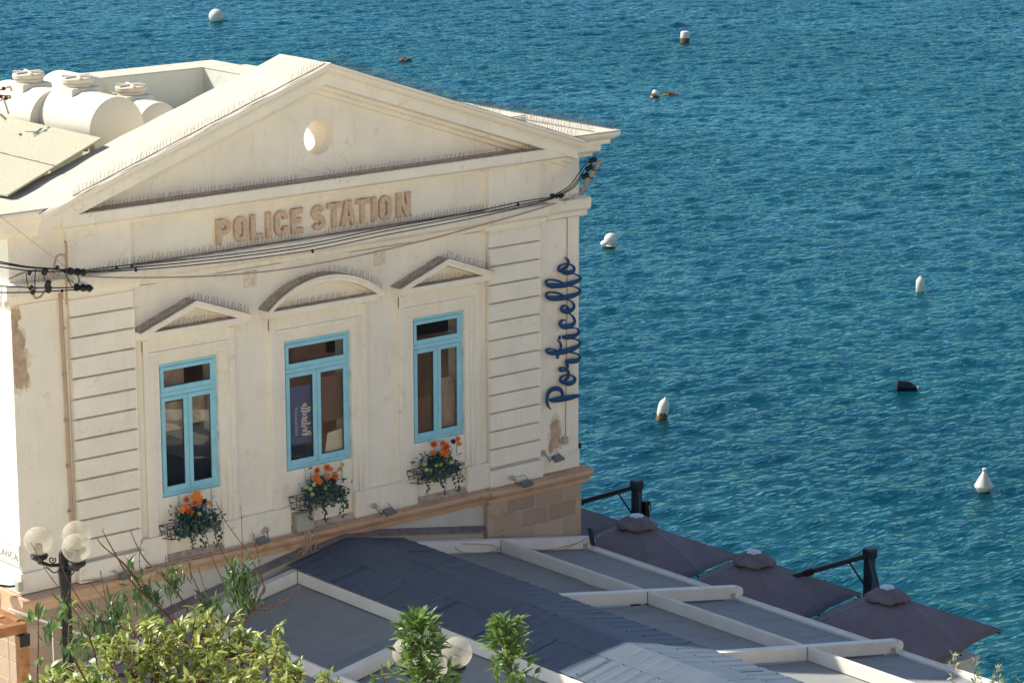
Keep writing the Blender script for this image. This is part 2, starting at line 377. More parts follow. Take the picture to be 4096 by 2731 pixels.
# ------------------------------------------------------------------ the ground
def ground_z(x, y):
    if x > 1.4 and y > -22: return -4.9
    pts = [(-400, 60), (-120, 26), (-60, 10), (-44, 4.5), (-36, 3.0), (-25, .8), (-16, -.3), (-12.2, -.8), (-10, -3.0), (12, -3.0)]
    for (a, za), (b, zb) in zip(pts, pts[1:]):
        if y <= b: return za+(zb-za)*(max(y, a)-a)/(b-a)
    return -3.0
def make_ground():
    mb = MB()
    xs = [-400, -120, -60, -40, -30, -20, -14, -10, -7.5, -5.6]; xr = [-5.6]
    ys = [-400, -200, -120, -80, -60, -50, -44, -40, -36, -30, -25, -20, -16, -14, -12.2]
    def sheet(xs, ys, zf):
        n = len(mb.v); mb.v.extend((x, y, zf(x, y)) for x in xs for y in ys)
        for i in range(len(xs)-1):
            for j in range(len(ys)-1):
                a = n+i*len(ys)+j; mb.f.append((a, a+len(ys), a+len(ys)+1, a+1)); mb.mi.append(0)
    sheet(xs+[-5.6, -2, 0, 1.4][1:], ys, ground_z)
    sheet(xs, [-12.2, -10, 0, 12], ground_z)
    # quay sides down into the water
    mb.box(-400, -5.6, 11.4, 12, -12, -3.004)
    mb.box(.9, 1.4, -60, -12.2, -12, -.9)
    g = mb.build('ground', M['paving']); struct(g)
    t = MB().box(-5.6, 9.55, -12.2, 11.5, -12, -4.9).box(-5.6, -5.3, -12.2, 0, -4.9, -3.0).box(-5.6, 1.4, -12.5, -12.2, -12, -.8).box(1.4, 9.55, -22, -12.2, -12, -4.9)
    struct(t.build('terrace_paving', M['paving']))
make_ground()

# ------------------------------------------------------------------ the station building
BX, BX2, DEPTH = 5.47, 6.05, 10.2
XE = 5.16
PO, PI_ = 4.53, 3.44              # pilaster outer / inner edge
B = thing('police_station', (0, 0, -4.9), 'cream plastered building with POLICE STATION in raised letters under its pediment', 'building')
WIN = [(-2.435, 1.076), (0.0, 1.30), (2.435, 1.076)]
WB, WT = 0.0, 2.1
# main walls, front wall split round the openings
mb = MB()
xs = [-BX]
for c_, w_ in WIN: xs += [c_-w_/2, c_+w_/2]
xs += [BX]
for i in range(0, len(xs), 2): mb.box(xs[i], xs[i+1], 0, .42, -.9, 4.5)
for c_, w_ in WIN:
    mb.box(c_-w_/2, c_+w_/2, .004, .42, -.9, WB); mb.box(c_-w_/2, c_+w_/2, .004, .42, WT, 4.5)
mb.box(-BX, -BX+.4, .42, DEPTH, -.9, 4.5); mb.box(BX-.4, BX, .42, DEPTH, -.9, 4.5); mb.box(-BX+.4, BX-.4, DEPTH-.4, DEPTH, -.9, 4.5)
mb.build('wall', M['plaster'], B)
MB().box(-BX+.4, BX-.4, .42, DEPTH-.4, 4.1, 4.3).build('roof_deck', M['roofwhite'], B)
# stone base, plastered in the middle
for s_, x0, x1 in ((-1, -BX-.03, -PI_+.09), (1, PI_-.07, BX-.01)):
    bs = MB(); bs.add([(x0, -.10, -4.9), (x1, -.10, -4.9), (x1, .42, -4.9), (x0, .42, -4.9), (x0, -.10, -1.24), (x1, -.10, -1.24), (x1, .42, -1.24), (x0, .42, -1.24)], [(0, 3, 2, 1), (4, 5, 6, 7), (0, 1, 5, 4), (1, 2, 6, 5), (2, 3, 7, 6), (3, 0, 4, 7)])
    xo = x0 if s_ < 0 else x1; a, b_ = sorted((xo, xo-s_*.42)); bs.box(a, b_, .419, DEPTH, -4.9, -1.24)
    bs.build('stone_base', M['stone'], B, bevel=.015)
MB().box(-PI_+.09, PI_-.07, .0, .42, -4.9, -1.24).build('base_wall', M['base_plaster'], B)
# moulded stone ledge, breaking forward over the piers
def ledge_poly(o): return [(.4, -1.28), (-.04-o, -1.28), (-.06-o, -1.19), (-.13-o, -1.15), (-.17-o, -1.09), (-.17-o, -1.04), (-.10-o, -1.015), (.4, -1.0)]
lg = MB(); lg.xprism(ledge_poly(0), -PI_+.12, PI_-.10)
lg.xprism(ledge_poly(.09), -BX-.14, -PI_+.12); lg.xprism(ledge_poly(.09), PI_-.10, BX+.12)
def side_poly(o, s): return [(s*(BX-.3), -1.28), (s*(BX+.04+o), -1.28), (s*(BX+.06+o), -1.19), (s*(BX+.12+o), -1.14), (s*(BX+.14+o), -1.06), (s*(BX+.08+o), -1.012), (s*(BX-.3), -1.0)]
for s_ in (-1, 1):
    lg.prism(side_poly(0, s_), .401, DEPTH)
lo = lg.build('stone_ledge', M['ledge'], B, bevel=.012)
# plinth above the ledge, with recesses under the windows
pl = MB()
edges = [-3.02]
for c_, w_ in WIN: edges += [c_-w_*.49, c_+w_*.49]
edges += [3.02]
def plinth(x0, x1, y, zt_): MB().box(x0, x1, y, 0, -1.0, zt_).build('plinth', M['plaster'], B, bevel=.012)
plinth(-PI_, edges[1], -.085, -.56); plinth(edges[2], edges[3], -.085, -.56); plinth(edges[4], edges[5], -.085, -.56); plinth(edges[6], PI_, -.085, -.56)
plinth(-PO-.03, -PI_+.03, -.15, -.70); plinth(PI_-.03, PO+.03, -.15, -.70); plinth(-BX-.04, -PO-.03, -.04, -.68); plinth(PO+.03, BX, -.04, -.68)
MB().box(-BX-.04, -BX, .003, DEPTH, -1.0, -.68).build('plinth', M['plaster'], B, bevel=.012)

# sloping sills of the recesses
for c_, w_ in WIN: MB().xprism([(0, -1.0), (-.08, -1.0), (-.08, -.985), (0, -.90)], c_-w_*.49, c_+w_*.49).build('recess_sill', M['shelf'], B)
# rusticated pilasters: stacked courses with open joints
for s_ in (-1, 1):
    q = MB(); a, b_ = sorted((s_*PI_, s_*PO))
    for k in range(12):
        z1 = 3.062-.3108*k-.014; z0 = 3.062-.3108*(k+1)+.014
        j = random.uniform(-.003, .003)
        q.xprism([(-.03, z0), (-.10+j, z0+.004), (-.10+j, z1), (-.03, z1+.012)], a, b_)
    q.box(a, b_, -.10, -.03, 3.076, 3.46)
    q.box(a+.012, b_-.012, -.03, 0, -.70, 3.46)
    q.build('pilaster', M['plaster'], B, bevel=.009)
    q = MB()                                 # joints running on as scratched lines
    for k in range(13):
        z = 3.062-.3108*k
        q.box(a+.02, b_-.004, -.036, -.031, z-.014, z+.014)
    q.build('pilaster_joint', M['shelf'], B)
# frieze piers
for s_ in (-1, 1):
    fp = MB(); a, b_ = sorted((s_*PI_, s_*PO)); fp.box(a, b_, -.10, 0, 3.66, 4.44); fp.build('frieze_pier', M['plaster'], B, bevel=.01)
# string course
def string_poly(o): return [(.0, 3.36), (-.03-o, 3.37), (-.035-o, 3.45), (-.10-o, 3.48), (-.13-o, 3.52), (-.135-o, 3.66), (-.12-o, 3.68), (0, 3.70)]
sc = MB(); sc.xprism(string_poly(0), -PI_+.10, PI_-.10)
for s_ in (-1, 1):
    a, b_ = sorted((s_*(PI_-.10), s_*(PO+.10))); sc.xprism(string_poly(.10), a, b_)
    a, b_ = sorted((s_*(PO+.10), s_*(BX+.13))); sc.xprism(string_poly(.02), a, b_)
    sc.prism([(s_*BX, 3.36), (s_*(BX+.03), 3.37), (s_*(BX+.10), 3.48), (s_*(BX+.135), 3.52), (s_*(BX+.135), 3.66), (s_*BX, 3.70)], .01, DEPTH)
    # fine fillets below, over the piers
    a, b_ = sorted((s_*PI_, s_*PO)); sc.box(a-.02, b_+.02, -.125, 0, 3.30, 3.33)
sc.build('string_course', M['plaster'], B, bevel=.008)
MB().box(-PI_+.1, PI_-.1, -.112, -.004, 3.690, 3.704).build('string_course_top', M['shelf'], B)
# entablature below the pediment
def ent_poly(o): return [(0, 4.36), (-.05-o, 4.37), (-.06-o, 4.41), (-.13-o, 4.43), (-.19-o, 4.47), (-.20-o, 4.60), (-.20-o, 4.625), (0, 4.63)]
en = MB(); en.xprism(ent_poly(.12), -PO-.20, XE)
for s_ in (-1, 1):
    a, b_ = sorted((s_*(PO+.20 if s_ < 0 else XE), s_*(BX+.2))); en.xprism(ent_poly(.035), a, b_)
en.build('cornice', M['plaster'], B, bevel=.008)
MB().box(-4.3, 4.3, -.305, -.01, 4.626, 4.638).build('cornice_top', M['shelf'], B)
# raking cornice
ZA, SL = 6.45, .333
def zt(x): return ZA-SL*abs(x)
prof = [(.85, 0), (-.50, 0), (-.50, .045), (-.455, .06), (-.44, .10), (-.40, .14), (-.36, .155), (-.345, .19), (-.33, .20), (-.325, .335), (-.16, .36), (-.15, .41), (-.09, .44), (-.06, .50), (0, .51), (.85, .30)]
XE = 5.16
rk = MB()
for s_ in (-1, 1):
    rk.sweep([[(x, y, zt(x)-t_) for y, t_ in prof] for x in (s_*XE, 0)])
rko = rk.build('raking_cornice', M['plaster'], B)
# roof membrane over the gable, a few mm proud of the cornice
rf = MB()
for s_ in (-1, 1):
    n = 26; rows = [(-.485, .006), (-.2, .010), (.3, .012), (.86, .008)]
    base = len(rf.v)
    for i in range(n+1):
        x = s_*(XE+.02)*i/n
        for y, dz in rows: rf.v.append((x, y+(.008*math.sin(i*5.1) if y < -.4 else 0), zt(x)+dz+.006*math.sin(i*1.7+y*9)))
    for i in range(n):
        for j in range(3):
            a = base+i*4+j; rf.f.append((a, a+4, a+5, a+1)); rf.mi.append(0)
    # rear side of the gable block
rf.build('gable_roof', M['roofwhite'], B, smooth=R(30))
# tympanum pierced by the oculus
oc = [(.085+.275*math.cos(2*pi*k/40), 5.245+.275*math.sin(2*pi*k/40)) for k in range(40)]
ty = MB(); ty.prism([(-4.55, 4.55), (4.55, 4.55), (4.55, zt(4.55)-.06), (0, zt(0)-.06), (-4.55, zt(4.55)-.06)], 0, .82, [oc])
ty.build('pediment', M['plaster'], B)
# remaining rear block of the gable ends / side eaves
EP = [(.0, 4.34), (.24, 4.355), (.25, 4.41), (.33, 4.44), (.345, 4.47), (.345, 4.55), (.45, 4.575), (.46, 4.65), (.50, 4.665), (.55, 4.70), (.575, 4.735), (.575, 4.775), (.0, 4.79)]
for s_ in (-1, 1):
    sv = MB(); sv.sweep([[(s_*(XE-.06), .18-o_, z) for o_, z in EP], [(s_*(BX+o_), .18-o_, z) for o_, z in EP], [(s_*(BX+o_), DEPTH+.3, z) for o_, z in EP]])
    sv.build('eave_cornice', M['plaster'], B, bevel=.006)
for s_ in (-1, 1):
    tp = MB(); a, b_ = sorted((s_*(XE-.3), s_*(BX+.575))); tp.box(a, b_, -.395, DEPTH+.3, 4.777, 4.80)
    tp.build('eave_top', M['roofwhite'], B, bevel=.006)
# roof terrace parapet
pr = MB(); pr.box(-5.05, 5.05, 9.48, 10.22, 4.1, 4.985); pr.box(4.35, 5.05, .86, 9.479, 4.1, 4.982); pr.box(-5.05, -4.5, .86, 9.479, 4.1, 4.70)
pr.build('roof_parapet', M['parapet'], B, bevel=.015)
pt = MB(); pt.box(-5.06, 5.06, 9.47, 10.23, 4.986, 5.0); pt.box(4.34, 5.06, .9, 9.468, 4.984, 4.998)
pt.build('parapet_top', M['roofwhite'], B, bevel=.01)

# raised letters
def ribbon(mb, pts, w, y0, y1, closed=False):
    """flat stroke of width w in the (x,z) plane with mitred corners"""
    P = [Vector((a, b)) for a, b in pts]
    P = [p for i, p in enumerate(P) if i == 0 or (p-P[i-1]).length > .004]
    if closed and (P[0]-P[-1]).length < .004: P.pop()
    n = len(P); Lf, Rt = [], []
    for i in range(n):
        pv = P[(i-1) % n] if (closed or i > 0) else None; nx = P[(i+1) % n] if (closed or i < n-1) else None
        d1 = (P[i]-pv).normalized() if pv is not None else None; d2 = (nx-P[i]).normalized() if nx is not None else None
        d1 = d1 or d2; d2 = d2 or d1
        n1 = Vector((-d1.y, d1.x)); n2 = Vector((-d2.y, d2.x)); m_ = (n1+n2)
        m_ = m_.normalized() if m_.length > 1e-6 else n1
        k = 1/max(.5, m_.dot(n1)); Lf.append(P[i]+m_*w/2*k); Rt.append(P[i]-m_*w/2*k)
    base = len(mb.v)
    for i in range(n):
        for q in (Lf[i], Rt[i]): mb.v.append((q.x, y0, q.y)); mb.v.append((q.x, y1, q.y))
    m_ = n if closed else n-1
    for i in range(m_):
        a = base+4*i; b_ = base+4*((i+1) % n)
        for f in ((a, a+2, b_+2, b_), (a+1, b_+1, b_+3, a+3), (a, b_, b_+1, a+1), (a+2, a+3, b_+3, b_+2)): mb.f.append(f); mb.mi.append(mb.cur)
    if not closed:
        for a in (base, base+4*(n-1)): mb.f.append((a, a+1, a+3, a+2)); mb.mi.append(mb.cur)
def arc(cx, cz, rx, rz, a0, a1, n=8): return [(cx+rx*math.cos(R(a0+(a1-a0)*i/n)), cz+rz*math.sin(R(a0+(a1-a0)*i/n))) for i in range(n+1)]
def letter(mb, ch, x0, x1, z0, z1, w, depth):
    W = x1-x0; H = z1-z0; h = w/2; y1 = 0.0; k = 0
    a, b_, c_, d_ = x0+h, x1-h, z0+h, z1-h; r = min(W-w, .16)/2; mz = (c_+d_)/2
    S = []
    if ch == 'P': S = [[(a, z0), (a, z1)], [(a, d_)]+[(b_-r, d_)]+arc(b_-r, d_-r, r, r, 90, 0, 5)+arc(b_-r, mz+r-.01, r, r, 0, -90, 5)+[(a, mz-.01)]]
    if ch == 'O': S = [('c', arc(b_-r, d_-r, r, r, 0, 90, 5)+arc(a+r, d_-r, r, r, 90, 180, 5)+arc(a+r, c_+r, r, r, 180, 270, 5)+arc(b_-r, c_+r, r, r, 270, 360, 5))]
    if ch == 'L': S = [[(a, z1), (a, z0)], [(a, c_), (x1, c_)]]
    if ch == 'I': S = [[((x0+x1)/2, z0), ((x0+x1)/2, z1)]]
    if ch == 'C': S = [[(b_, d_-r-.02)]+arc(b_-r, d_-r, r, r, 0, 90, 5)+arc(a+r, d_-r, r, r, 90, 180, 5)+arc(a+r, c_+r, r, r, 180, 270, 5)+arc(b_-r, c_+r, r, r, 270, 360, 5)+[(b_, c_+r+.02)]]
    if ch == 'E': S = [[(a, z0), (a, z1)], [(a, d_), (x1, d_)], [(a, mz), (x1-.03, mz)], [(a, c_), (x1, c_)]]
    if ch == 'S':
        r2 = (d_-mz)/2; rx = (b_-a)/2; cx = (a+b_)/2
        S = [arc(cx, mz+r2, rx, r2, 20, 270, 12)+arc(cx, mz-r2, rx, r2, 90, -160, 12)[1:]]
    if ch == 'T': S = [[((x0+x1)/2, z0), ((x0+x1)/2, z1)], [(x0, d_), (x1, d_)]]
    if ch == 'A': S = [[(a, z0), ((x0+x1)/2-.012, z1)], [(b_, z0), ((x0+x1)/2+.012, z1)], [(x0+.09, z0+H*.3), (x1-.09, z0+H*.3)]]
    if ch == 'N': S = [[(a, z0), (a, z1)], [(a, z1-.02), (b_, z0+.02)], [(b_, z0), (b_, z1)]]
    for st in S:
        cl = st[0] == 'c'
        ribbon(mb, st[1] if cl else st, w, -depth-.002*k, y1, cl); k += 1
LT = [('P', -1.885, -1.628), ('O', -1.560, -1.318), ('L', -1.255, -1.045), ('I', -.975, -.875), ('C', -.805, -.560), ('E', -.490, -.285),
      ('S', -.100, .155), ('T', .205, .465), ('A', .455, .755), ('T', .770, 1.015), ('I', 1.070, 1.165), ('O', 1.225, 1.460), ('N', 1.570, 1.840)]
for ch, x0, x1 in LT:
    lm = MB(); letter(lm, ch, x0, x1, 3.795, 4.190, .084, .07)
    o = lm.build('raised_letter', M['letter'], B, bevel=.006)

# windows
def make_window(c_, w_, blue_sign=False):
    fr = MB(); y0, y1 = .045, .105; x0, x1 = c_-w_/2+.003, c_+w_/2-.003; fwid = .045
    zt_ = 1.60                                       # transom
    fr.box(x0, x0+fwid, y0, y1, WB+.003, WT-.003); fr.box(x1-fwid, x1, y0, y1, WB+.003, WT-.003)
    fr.box(x0+fwid, x1-fwid, y0, y1, WT-.065, WT-.003); fr.box(x0+fwid, x1-fwid, y0, y1, WB+.003, WB+.06); fr.box(x0+fwid, x1-fwid, y0-.006, y1, zt_-.035, zt_+.035)
    w = fr.build('window', M['frame'], B, bevel=.004)
    def sash(a, b_, z0, z1, bw, name):
        s1 = MB(); yy0, yy1 = y0-.012, y1-.02
        a += .004; b_ -= .004; z0 += .004; z1 -= .004
        s1.box(a, a+bw, yy0, yy1, z0, z1); s1.box(b_-bw, b_, yy0, yy1, z0, z1); s1.box(a+bw, b_-bw, yy0+.0005, yy1, z1-bw, z1); s1.box(a+bw, b_-bw, yy0+.0005, yy1, z0, z0+bw*1.25)
        s1.build(name, M['frame'], w, bevel=.006)
        MB().box(a+bw-.004, b_-bw+.004, y0+.022, y0+.028, z0+bw, z1-bw+.004).build('pane', M['glass'], w)
        g = MB(); e = .008
        for (p, q_, r_, s_) in ((a+bw, b_-bw, z0+bw*1.25, z0+bw*1.25+e), (a+bw, b_-bw, z1-bw-e, z1-bw), (a+bw, a+bw+e, z0+bw, z1-bw), (b_-bw-e, b_-bw, z0+bw, z1-bw)): g.box(p, q_, y0+.012, y0+.0215, r_, s_)
        g.build('glazing_bead', M['groove'], w)
    xm = c_
    sash(x0+fwid, x1-fwid, zt_+.035, WT-.065, .06, 'top_light')
    sash(x0+fwid, xm, WB+.06, zt_-.035, .070, 'casement'); sash(xm, x1-fwid, WB+.06, zt_-.035, .070, 'casement')
    for sx in (x0+fwid-.004, x1-fwid+.004):
        for z in (.25, .80, 1.36): hg = MB(); hg.box(sx-.012, sx+.012, y0-.03, y0-.005, z-.05, z+.05); hg.tube([(sx, y0-.028, z-.06), (sx, y0-.028, z+.06)], .009, 6); hg.build('hinge', M['frame'], w)
    # hooks hanging below
    for k, sx in enumerate((x0+.27*w_, x1-.17*w_)):
        h = MB(); p = Vector((sx, -.012, WB-.005))
        if c_ > 1 and k == 0: ds = Vector((.30, 0, -.02))
        else: ds = Vector((.006, 0, -.32))
        h.tube([p+Vector((0, 0, .03)), p, p+ds*.85], .008, 6)
        h.tube([p+ds*.85, p+ds*.97, p+ds+Vector((-.02, -.02, -.01)), p+ds+Vector((.015, -.03, .01))], .006, 6)
        h.build('stay_hook', M['frame'], w, smooth=True)
    # reveal lining shows as worn plaster at the head
    return w
for c_, w_ in WIN: make_window(c_, w_)

# surrounds: stepped architraves
for c_, w_ in WIN:
    q = MB(); a = w_/2
    ins = a+.055; mid = a+.105; out = a+.19
    for s_ in (-1, 1):
        for (r0, r1, yy) in ((a, mid, -.018), (mid, out, -.045)):
            lo_, hi_ = sorted((c_+s_*r0, c_+s_*r1)); q.box(lo_, hi_, yy, .0, -.56, 2.14 if r1 == mid else 2.24)
    q.box(c_-mid, c_+mid, -.0175, 0, 2.115 if False else 2.14, 2.2405); q.box(c_-out, c_+out, -.0445, 0, 2.2405, 2.31)
    # outer flat pier strips up to the hood
    for s_ in (-1, 1):
        lo_, hi_ = sorted((c_+s_*(out+.002), c_+s_*(out+.10))); q.box(lo_, hi_, -.055, 0, -.56, 2.50)
    q.box(c_-out-.10, c_+out+.10, -.030, 0, 2.312, 2.56)
    q.build('architrave', M['plaster'], B, bevel=.006)

# hoods
def hood(c_, hw, zb, ztop, arch=False):
    q = MB(); t_ = .175
    if arch:
        rise = ztop-2.70; Rr = (hw*hw+rise*rise)/(2*rise); cz = ztop-Rr; a0 = math.asin(hw/Rr); n = 22
        def top(i, off=0): a = -a0+2*a0*i/n; return (c_+(Rr-off)*math.sin(a), cz+(Rr-off)*math.cos(a))
        path = [top(i) for i in range(n+1)]
    else:
        n = 2; path = [(c_-hw, 2.70), (c_, ztop), (c_+hw, 2.70)]
    hp = [(0, 0), (-.30, 0), (-.30, .03), (-.28, .04), (-.265, .065), (-.25, .07), (-.25, .11), (-.12, .13), (-.10, t_), (0, t_)]
    q.sweep([[(x, y, z-t2) for y, t2 in hp] for x, z in path])
    q.box(c_-hw+.05, c_+hw-.05, -.245, .0, zb, zb+.085)
    q.box(c_-hw+.10, c_+hw-.10, -.16, .0, zb-.04, zb-.001)
    o = q.build('window_hood', M['plaster'], B)
    MB().box(c_-hw+.12, c_+hw-.12, -.235, -.01, zb+.086, zb+.092).build('hood_shelf', M['shelf'], o)
    g = MB(); g.sweep([[(x, y, z+.004) for y in (-.285, -.005)]+[(x, -.005, z-.01), (x, -.285, z-.01)] for x, z in path])
    g.build('hood_top', M['shelf'], o)
    tm = MB()
    tm.prism([(c_-hw+.1, zb+.05)]+[(x, z-.05) for x, z in path]+[(c_+hw-.1, zb+.05)], -.06, -.002)
    tm.build('hood_tympanum', M['plaster'], o)
    return path
hp1 = hood(-2.435, 1.0, 2.585, 3.06); hp2 = hood(0, 1.12, 2.585, 3.12, True); hp3 = hood(2.435, .98, 2.585, 3.06)

# bird spikes
def spikes(name, path, h=.11, step=.032, lean=(0, -.2, 1), jitter=.35, parent=B):
    q = MB(); P = [Vector(p) for p in path]
    for a, b_ in zip(P, P[1:]):
        L = (b_-a).length; n = max(1, int(L/step)); d = (b_-a)/n; dn = d.normalized()
        for i in range(n):
            if (i//14) % 9 == 8: continue
            p = a+d*(i+random.uniform(-.2, .2)); s_ = 1 if i % 2 else -1
            tip = p+Vector(lean).normalized()*h*1.18*random.uniform(.85, 1.05)+dn*s_*random.uniform(.15, 1)*jitter*h+Vector((0, random.uniform(-.4, .3)*h, 0))
            q.tube([p, tip], [.0030, .0020], 3)
        q.bar(a, b_, .018, .005)
    return q.build(name, M['wire'], parent)
spikes('bird_spikes', [(-4.1, -.28, 4.642), (4.15, -.28, 4.642)], .115)
spikes('bird_spikes', [(-3.9, -.085, 3.71), (3.4, -.085, 3.71)], .115)
spikes('bird_spikes', [(3.36, -.2, 3.70), (5.2, -.2, 3.70)], .11)
spikes('bird_spikes', [(-4.3, -.2, 3.70), (-3.4, -.2, 3.70)], .09)
spikes('bird_spikes', [(-5.3, -.12, 3.70), (-4.65, -.12, 3.70)], .09)
spikes('bird_spikes', [(-4.6, -.40, zt(4.6)+.012), (-.05, -.40, ZA)], .115)
spikes('bird_spikes', [(.05, -.40, ZA), (5.1, -.40, zt(5.1)+.012)], .115)
spikes('bird_spikes', [(BX+.5, -.3, 4.81), (BX+.5, 3.4, 4.81)], .12)
spikes('bird_spikes', [(BX+.05, -.3, 4.81), (BX+.05, 2.2, 4.81)], .11)
for path in (hp1, hp3): spikes('bird_spikes', [(x, -.24, z+.006) for x, z in path], .11, lean=(0, -.1, 1))
spikes('bird_spikes', [(x, -.24, z+.006) for x, z in hp2], .11)
for c_, hw in ((-2.435, .36), (2.435, .36), (0, .5)): spikes('bird_spikes', [(c_-hw-.15, -.2, 2.68), (c_+hw-.1, -.2, 2.68)], .12)

# shallow square vents and bare patches
for x, z, w_, h_ in ((-1.265, 3.19, .235, .25), (1.245, 3.19, .22, .25)):
    q = MB(); q.box(x-w_/2, x+w_/2, -.028, -.001, z-h_/2, z+h_/2); q.build('vent_slab', M['recess'], B, bevel=.01)
def blob(cx, cz, rx, rz, seed, n=46, rough=.35):
    out = []
    for k in range(n):
        a = 2*pi*k/n; r = 1+rough*(noise.noise(Vector((math.cos(a)*2.2+seed, math.sin(a)*2.2, seed)))*1.6)+.12*noise.noise(Vector((a*7, seed, 1)))
        out.append((cx+rx*r*math.cos(a), cz+rz*r*math.sin(a)))
    return out
def crumble(poly, y, mat, amp, grow=0, seed=0):
    cx = sum(p[0] for p in poly)/len(poly); cz = sum(p[1] for p in poly)/len(poly); out = []
    for (a, b_), (c2, d2) in zip(poly, poly[1:]+poly[:1]):
        for i in range(6):
            f = i/6; x = a+(c2-a)*f; z = b_+(d2-b_)*f; L = math.hypot(x-cx, z-cz)+1e-6
            j = grow+amp*(noise.noise(Vector((x*17, z*17, seed)))+.6*noise.noise(Vector((x*47, z*47, seed+3))))
            out.append((max(-5.4695, x+(x-cx)/L*j), z+(z-cz)/L*j*1.4))
    pa = MB(); pa.prism(out, y, -.0005); return pa.build('bare_patch', mat, B)
PR = [(4.86, -.12), (4.92, -.075), (5.02, -.09), (5.04, -.2), (5.07, -.28), (5.05, -.42), (5.075, -.52), (5.02, -.60), (4.93, -.63), (4.84, -.66), (4.80, -.58), (4.82, -.46), (4.85, -.36), (4.83, -.22)]
crumble(PR, -.004, M['recess'], .05, .045, 9); crumble(PR, -.009, M['patch'], .04, -.005, 2)
pl_ = [(-5.468, 3.33), (-5.33, 3.30), (-5.30, 3.16), (-5.38, 3.05), (-5.30, 2.95), (-5.24, 2.80), (-5.28, 2.68), (-5.22, 2.52), (-5.25, 2.38), (-5.20, 2.25), (-5.24, 2.12), (-5.32, 2.15), (-5.37, 2.08), (-5.44, 2.14), (-5.468, 2.2)]
crumble(pl_, -.004, M['recess'], .05, .05, 5); crumble(pl_, -.009, M['patch'], .045, -.005, 7)
# conduit and junction boxes belong to the wall
cq = MB()
pts = [(-4.70, -.07, 3.62), (-4.66, -.06, 3.3), (-4.64, -.05, 2.6), (-4.62, -.05, 1.6), (-4.61, -.05, .6), (-4.60, -.05, -.3), (-4.62, -.07, -.8)]
cq.tube(pts, .026, 8)
for z in (2.9, 2.2, 1.5, .8, .1): cq.tube([(-4.635, -.05, z), (-4.635, -.05, z+.04)], .034, 8)
cq.tube([(-4.55, -.14, -.95), (-4.2, -.19, -.985), (-3.5, -.24, -.98), (-3.2, -.14, -.985), (-2, -.15, -.98), (-.9, -.15, -.98), (.6, -.16, -.985), (2.2, -.15, -.98), (3.3, -.15, -.985), (3.6, -.24, -.985), (5.5, -.24, -.985)], .012, 6)
cq.tube([(-4.2, -.21, -.985), (-3.6, -.25, -.985), (-2.9, -.16, -.985), (-1.2, -.17, -.985), (0, -.13, -.99)], .010, 6)
cq.build('conduit', M['beige_cable'], B, smooth=True)
cq = MB(); cq.tube([(5.2, -.015, 3.4), (5.19, -.02, 2.0), (5.18, -.015, .5), (5.16, -.02, -.45)], .009, 6)
cq.build('sign_cable', M['beige_cable'], B)
jb = MB().box(-.56, -.24, -.16, -.0, -.97, -.68); jb.build('junction_box', M['box'], B, bevel=.012)
jb = MB().box(5.08, 5.20, -.06, 0, -.55, -.42); jb.build('junction_box', M['box'], B, bevel=.01)
# cut cables spilling over the ledge
cc = MB()
for i in range(11):
    x = -.40+random.uniform(-.12, .16); e = x+random.uniform(-.35, .35)
    cc.tube([(x, -.12, -.96), (x+.02, -.20, -1.0), (x+.05, -.21, -1.15), (e*.5+x*.5, -.16, -1.30), (e, -.08, -1.42-random.uniform(0, .15))], .007, 5)
cc.build('loose_cable', M['beige_cable'], B, smooth=True)

# rooms behind the windows
rm = MB()
for (x0, x1) in ((-4.9, -1.25), (-1.2, 1.2), (1.25, 4.9)):
    pass
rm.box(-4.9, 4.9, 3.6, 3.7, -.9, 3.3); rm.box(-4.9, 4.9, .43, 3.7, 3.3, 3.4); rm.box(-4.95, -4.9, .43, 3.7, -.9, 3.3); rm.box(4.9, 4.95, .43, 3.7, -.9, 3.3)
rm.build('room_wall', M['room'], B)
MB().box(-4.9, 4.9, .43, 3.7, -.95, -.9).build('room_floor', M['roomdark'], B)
def inside(name, label, mb, mat, **k):
    o = mb.build(name, mat, None, **k); recenter(o); return tag(o, label, name.replace('_', ' '))
# curtain seen through the right window, folded cloth
q = MB(); n = 40
ring = []
for i in range(n+1):
    x = 2.50+.50*i/n; ring.append((x, .22+.03*math.sin(i*1.9)+.02*math.sin(i*.7)))
for z0, z1, sh in ((-.6, .55, 0), (.55, .95, .10)):
    base = len(q.v)
    for (x, y) in ring: q.v.append((x, y, z0)); q.v.append((2.76+(x-2.76)*(1-sh*4 if sh else 1), y, z1))
    for i in range(n): q.f.append((base+2*i, base+2*i+2, base+2*i+3, base+2*i+1)); q.mi.append(0)
inside('curtain', 'pale gathered curtain hanging behind the right hand casement of the right window', q, M['curtain'], smooth=True)
q = MB()
q.box(-2.95, -2.43, .20, .22, .98, 1.42); q.box(-2.38, -2.0, .22, .24, 1.02, 1.60); q.box(-2.80, -2.35, .26, .28, 1.60, 1.95)
inside('wall_picture', 'pale sheets pinned up behind the left window', q, M['curtain'])
q = MB(); q.add([(.22, .15, .10), (.58, .15, .12), (.56, .15, .48), (.28, .15, .44), (.22, .17, .10), (.58, .17, .12), (.56, .17, .48), (.28, .17, .44)], [(0, 1, 2, 3), (7, 6, 5, 4), (0, 4, 5, 1), (1, 5, 6, 2), (2, 6, 7, 3), (3, 7, 4, 0)])
inside('cardboard_box', 'brown open cardboard box standing behind the middle window', q, M['townstone'])

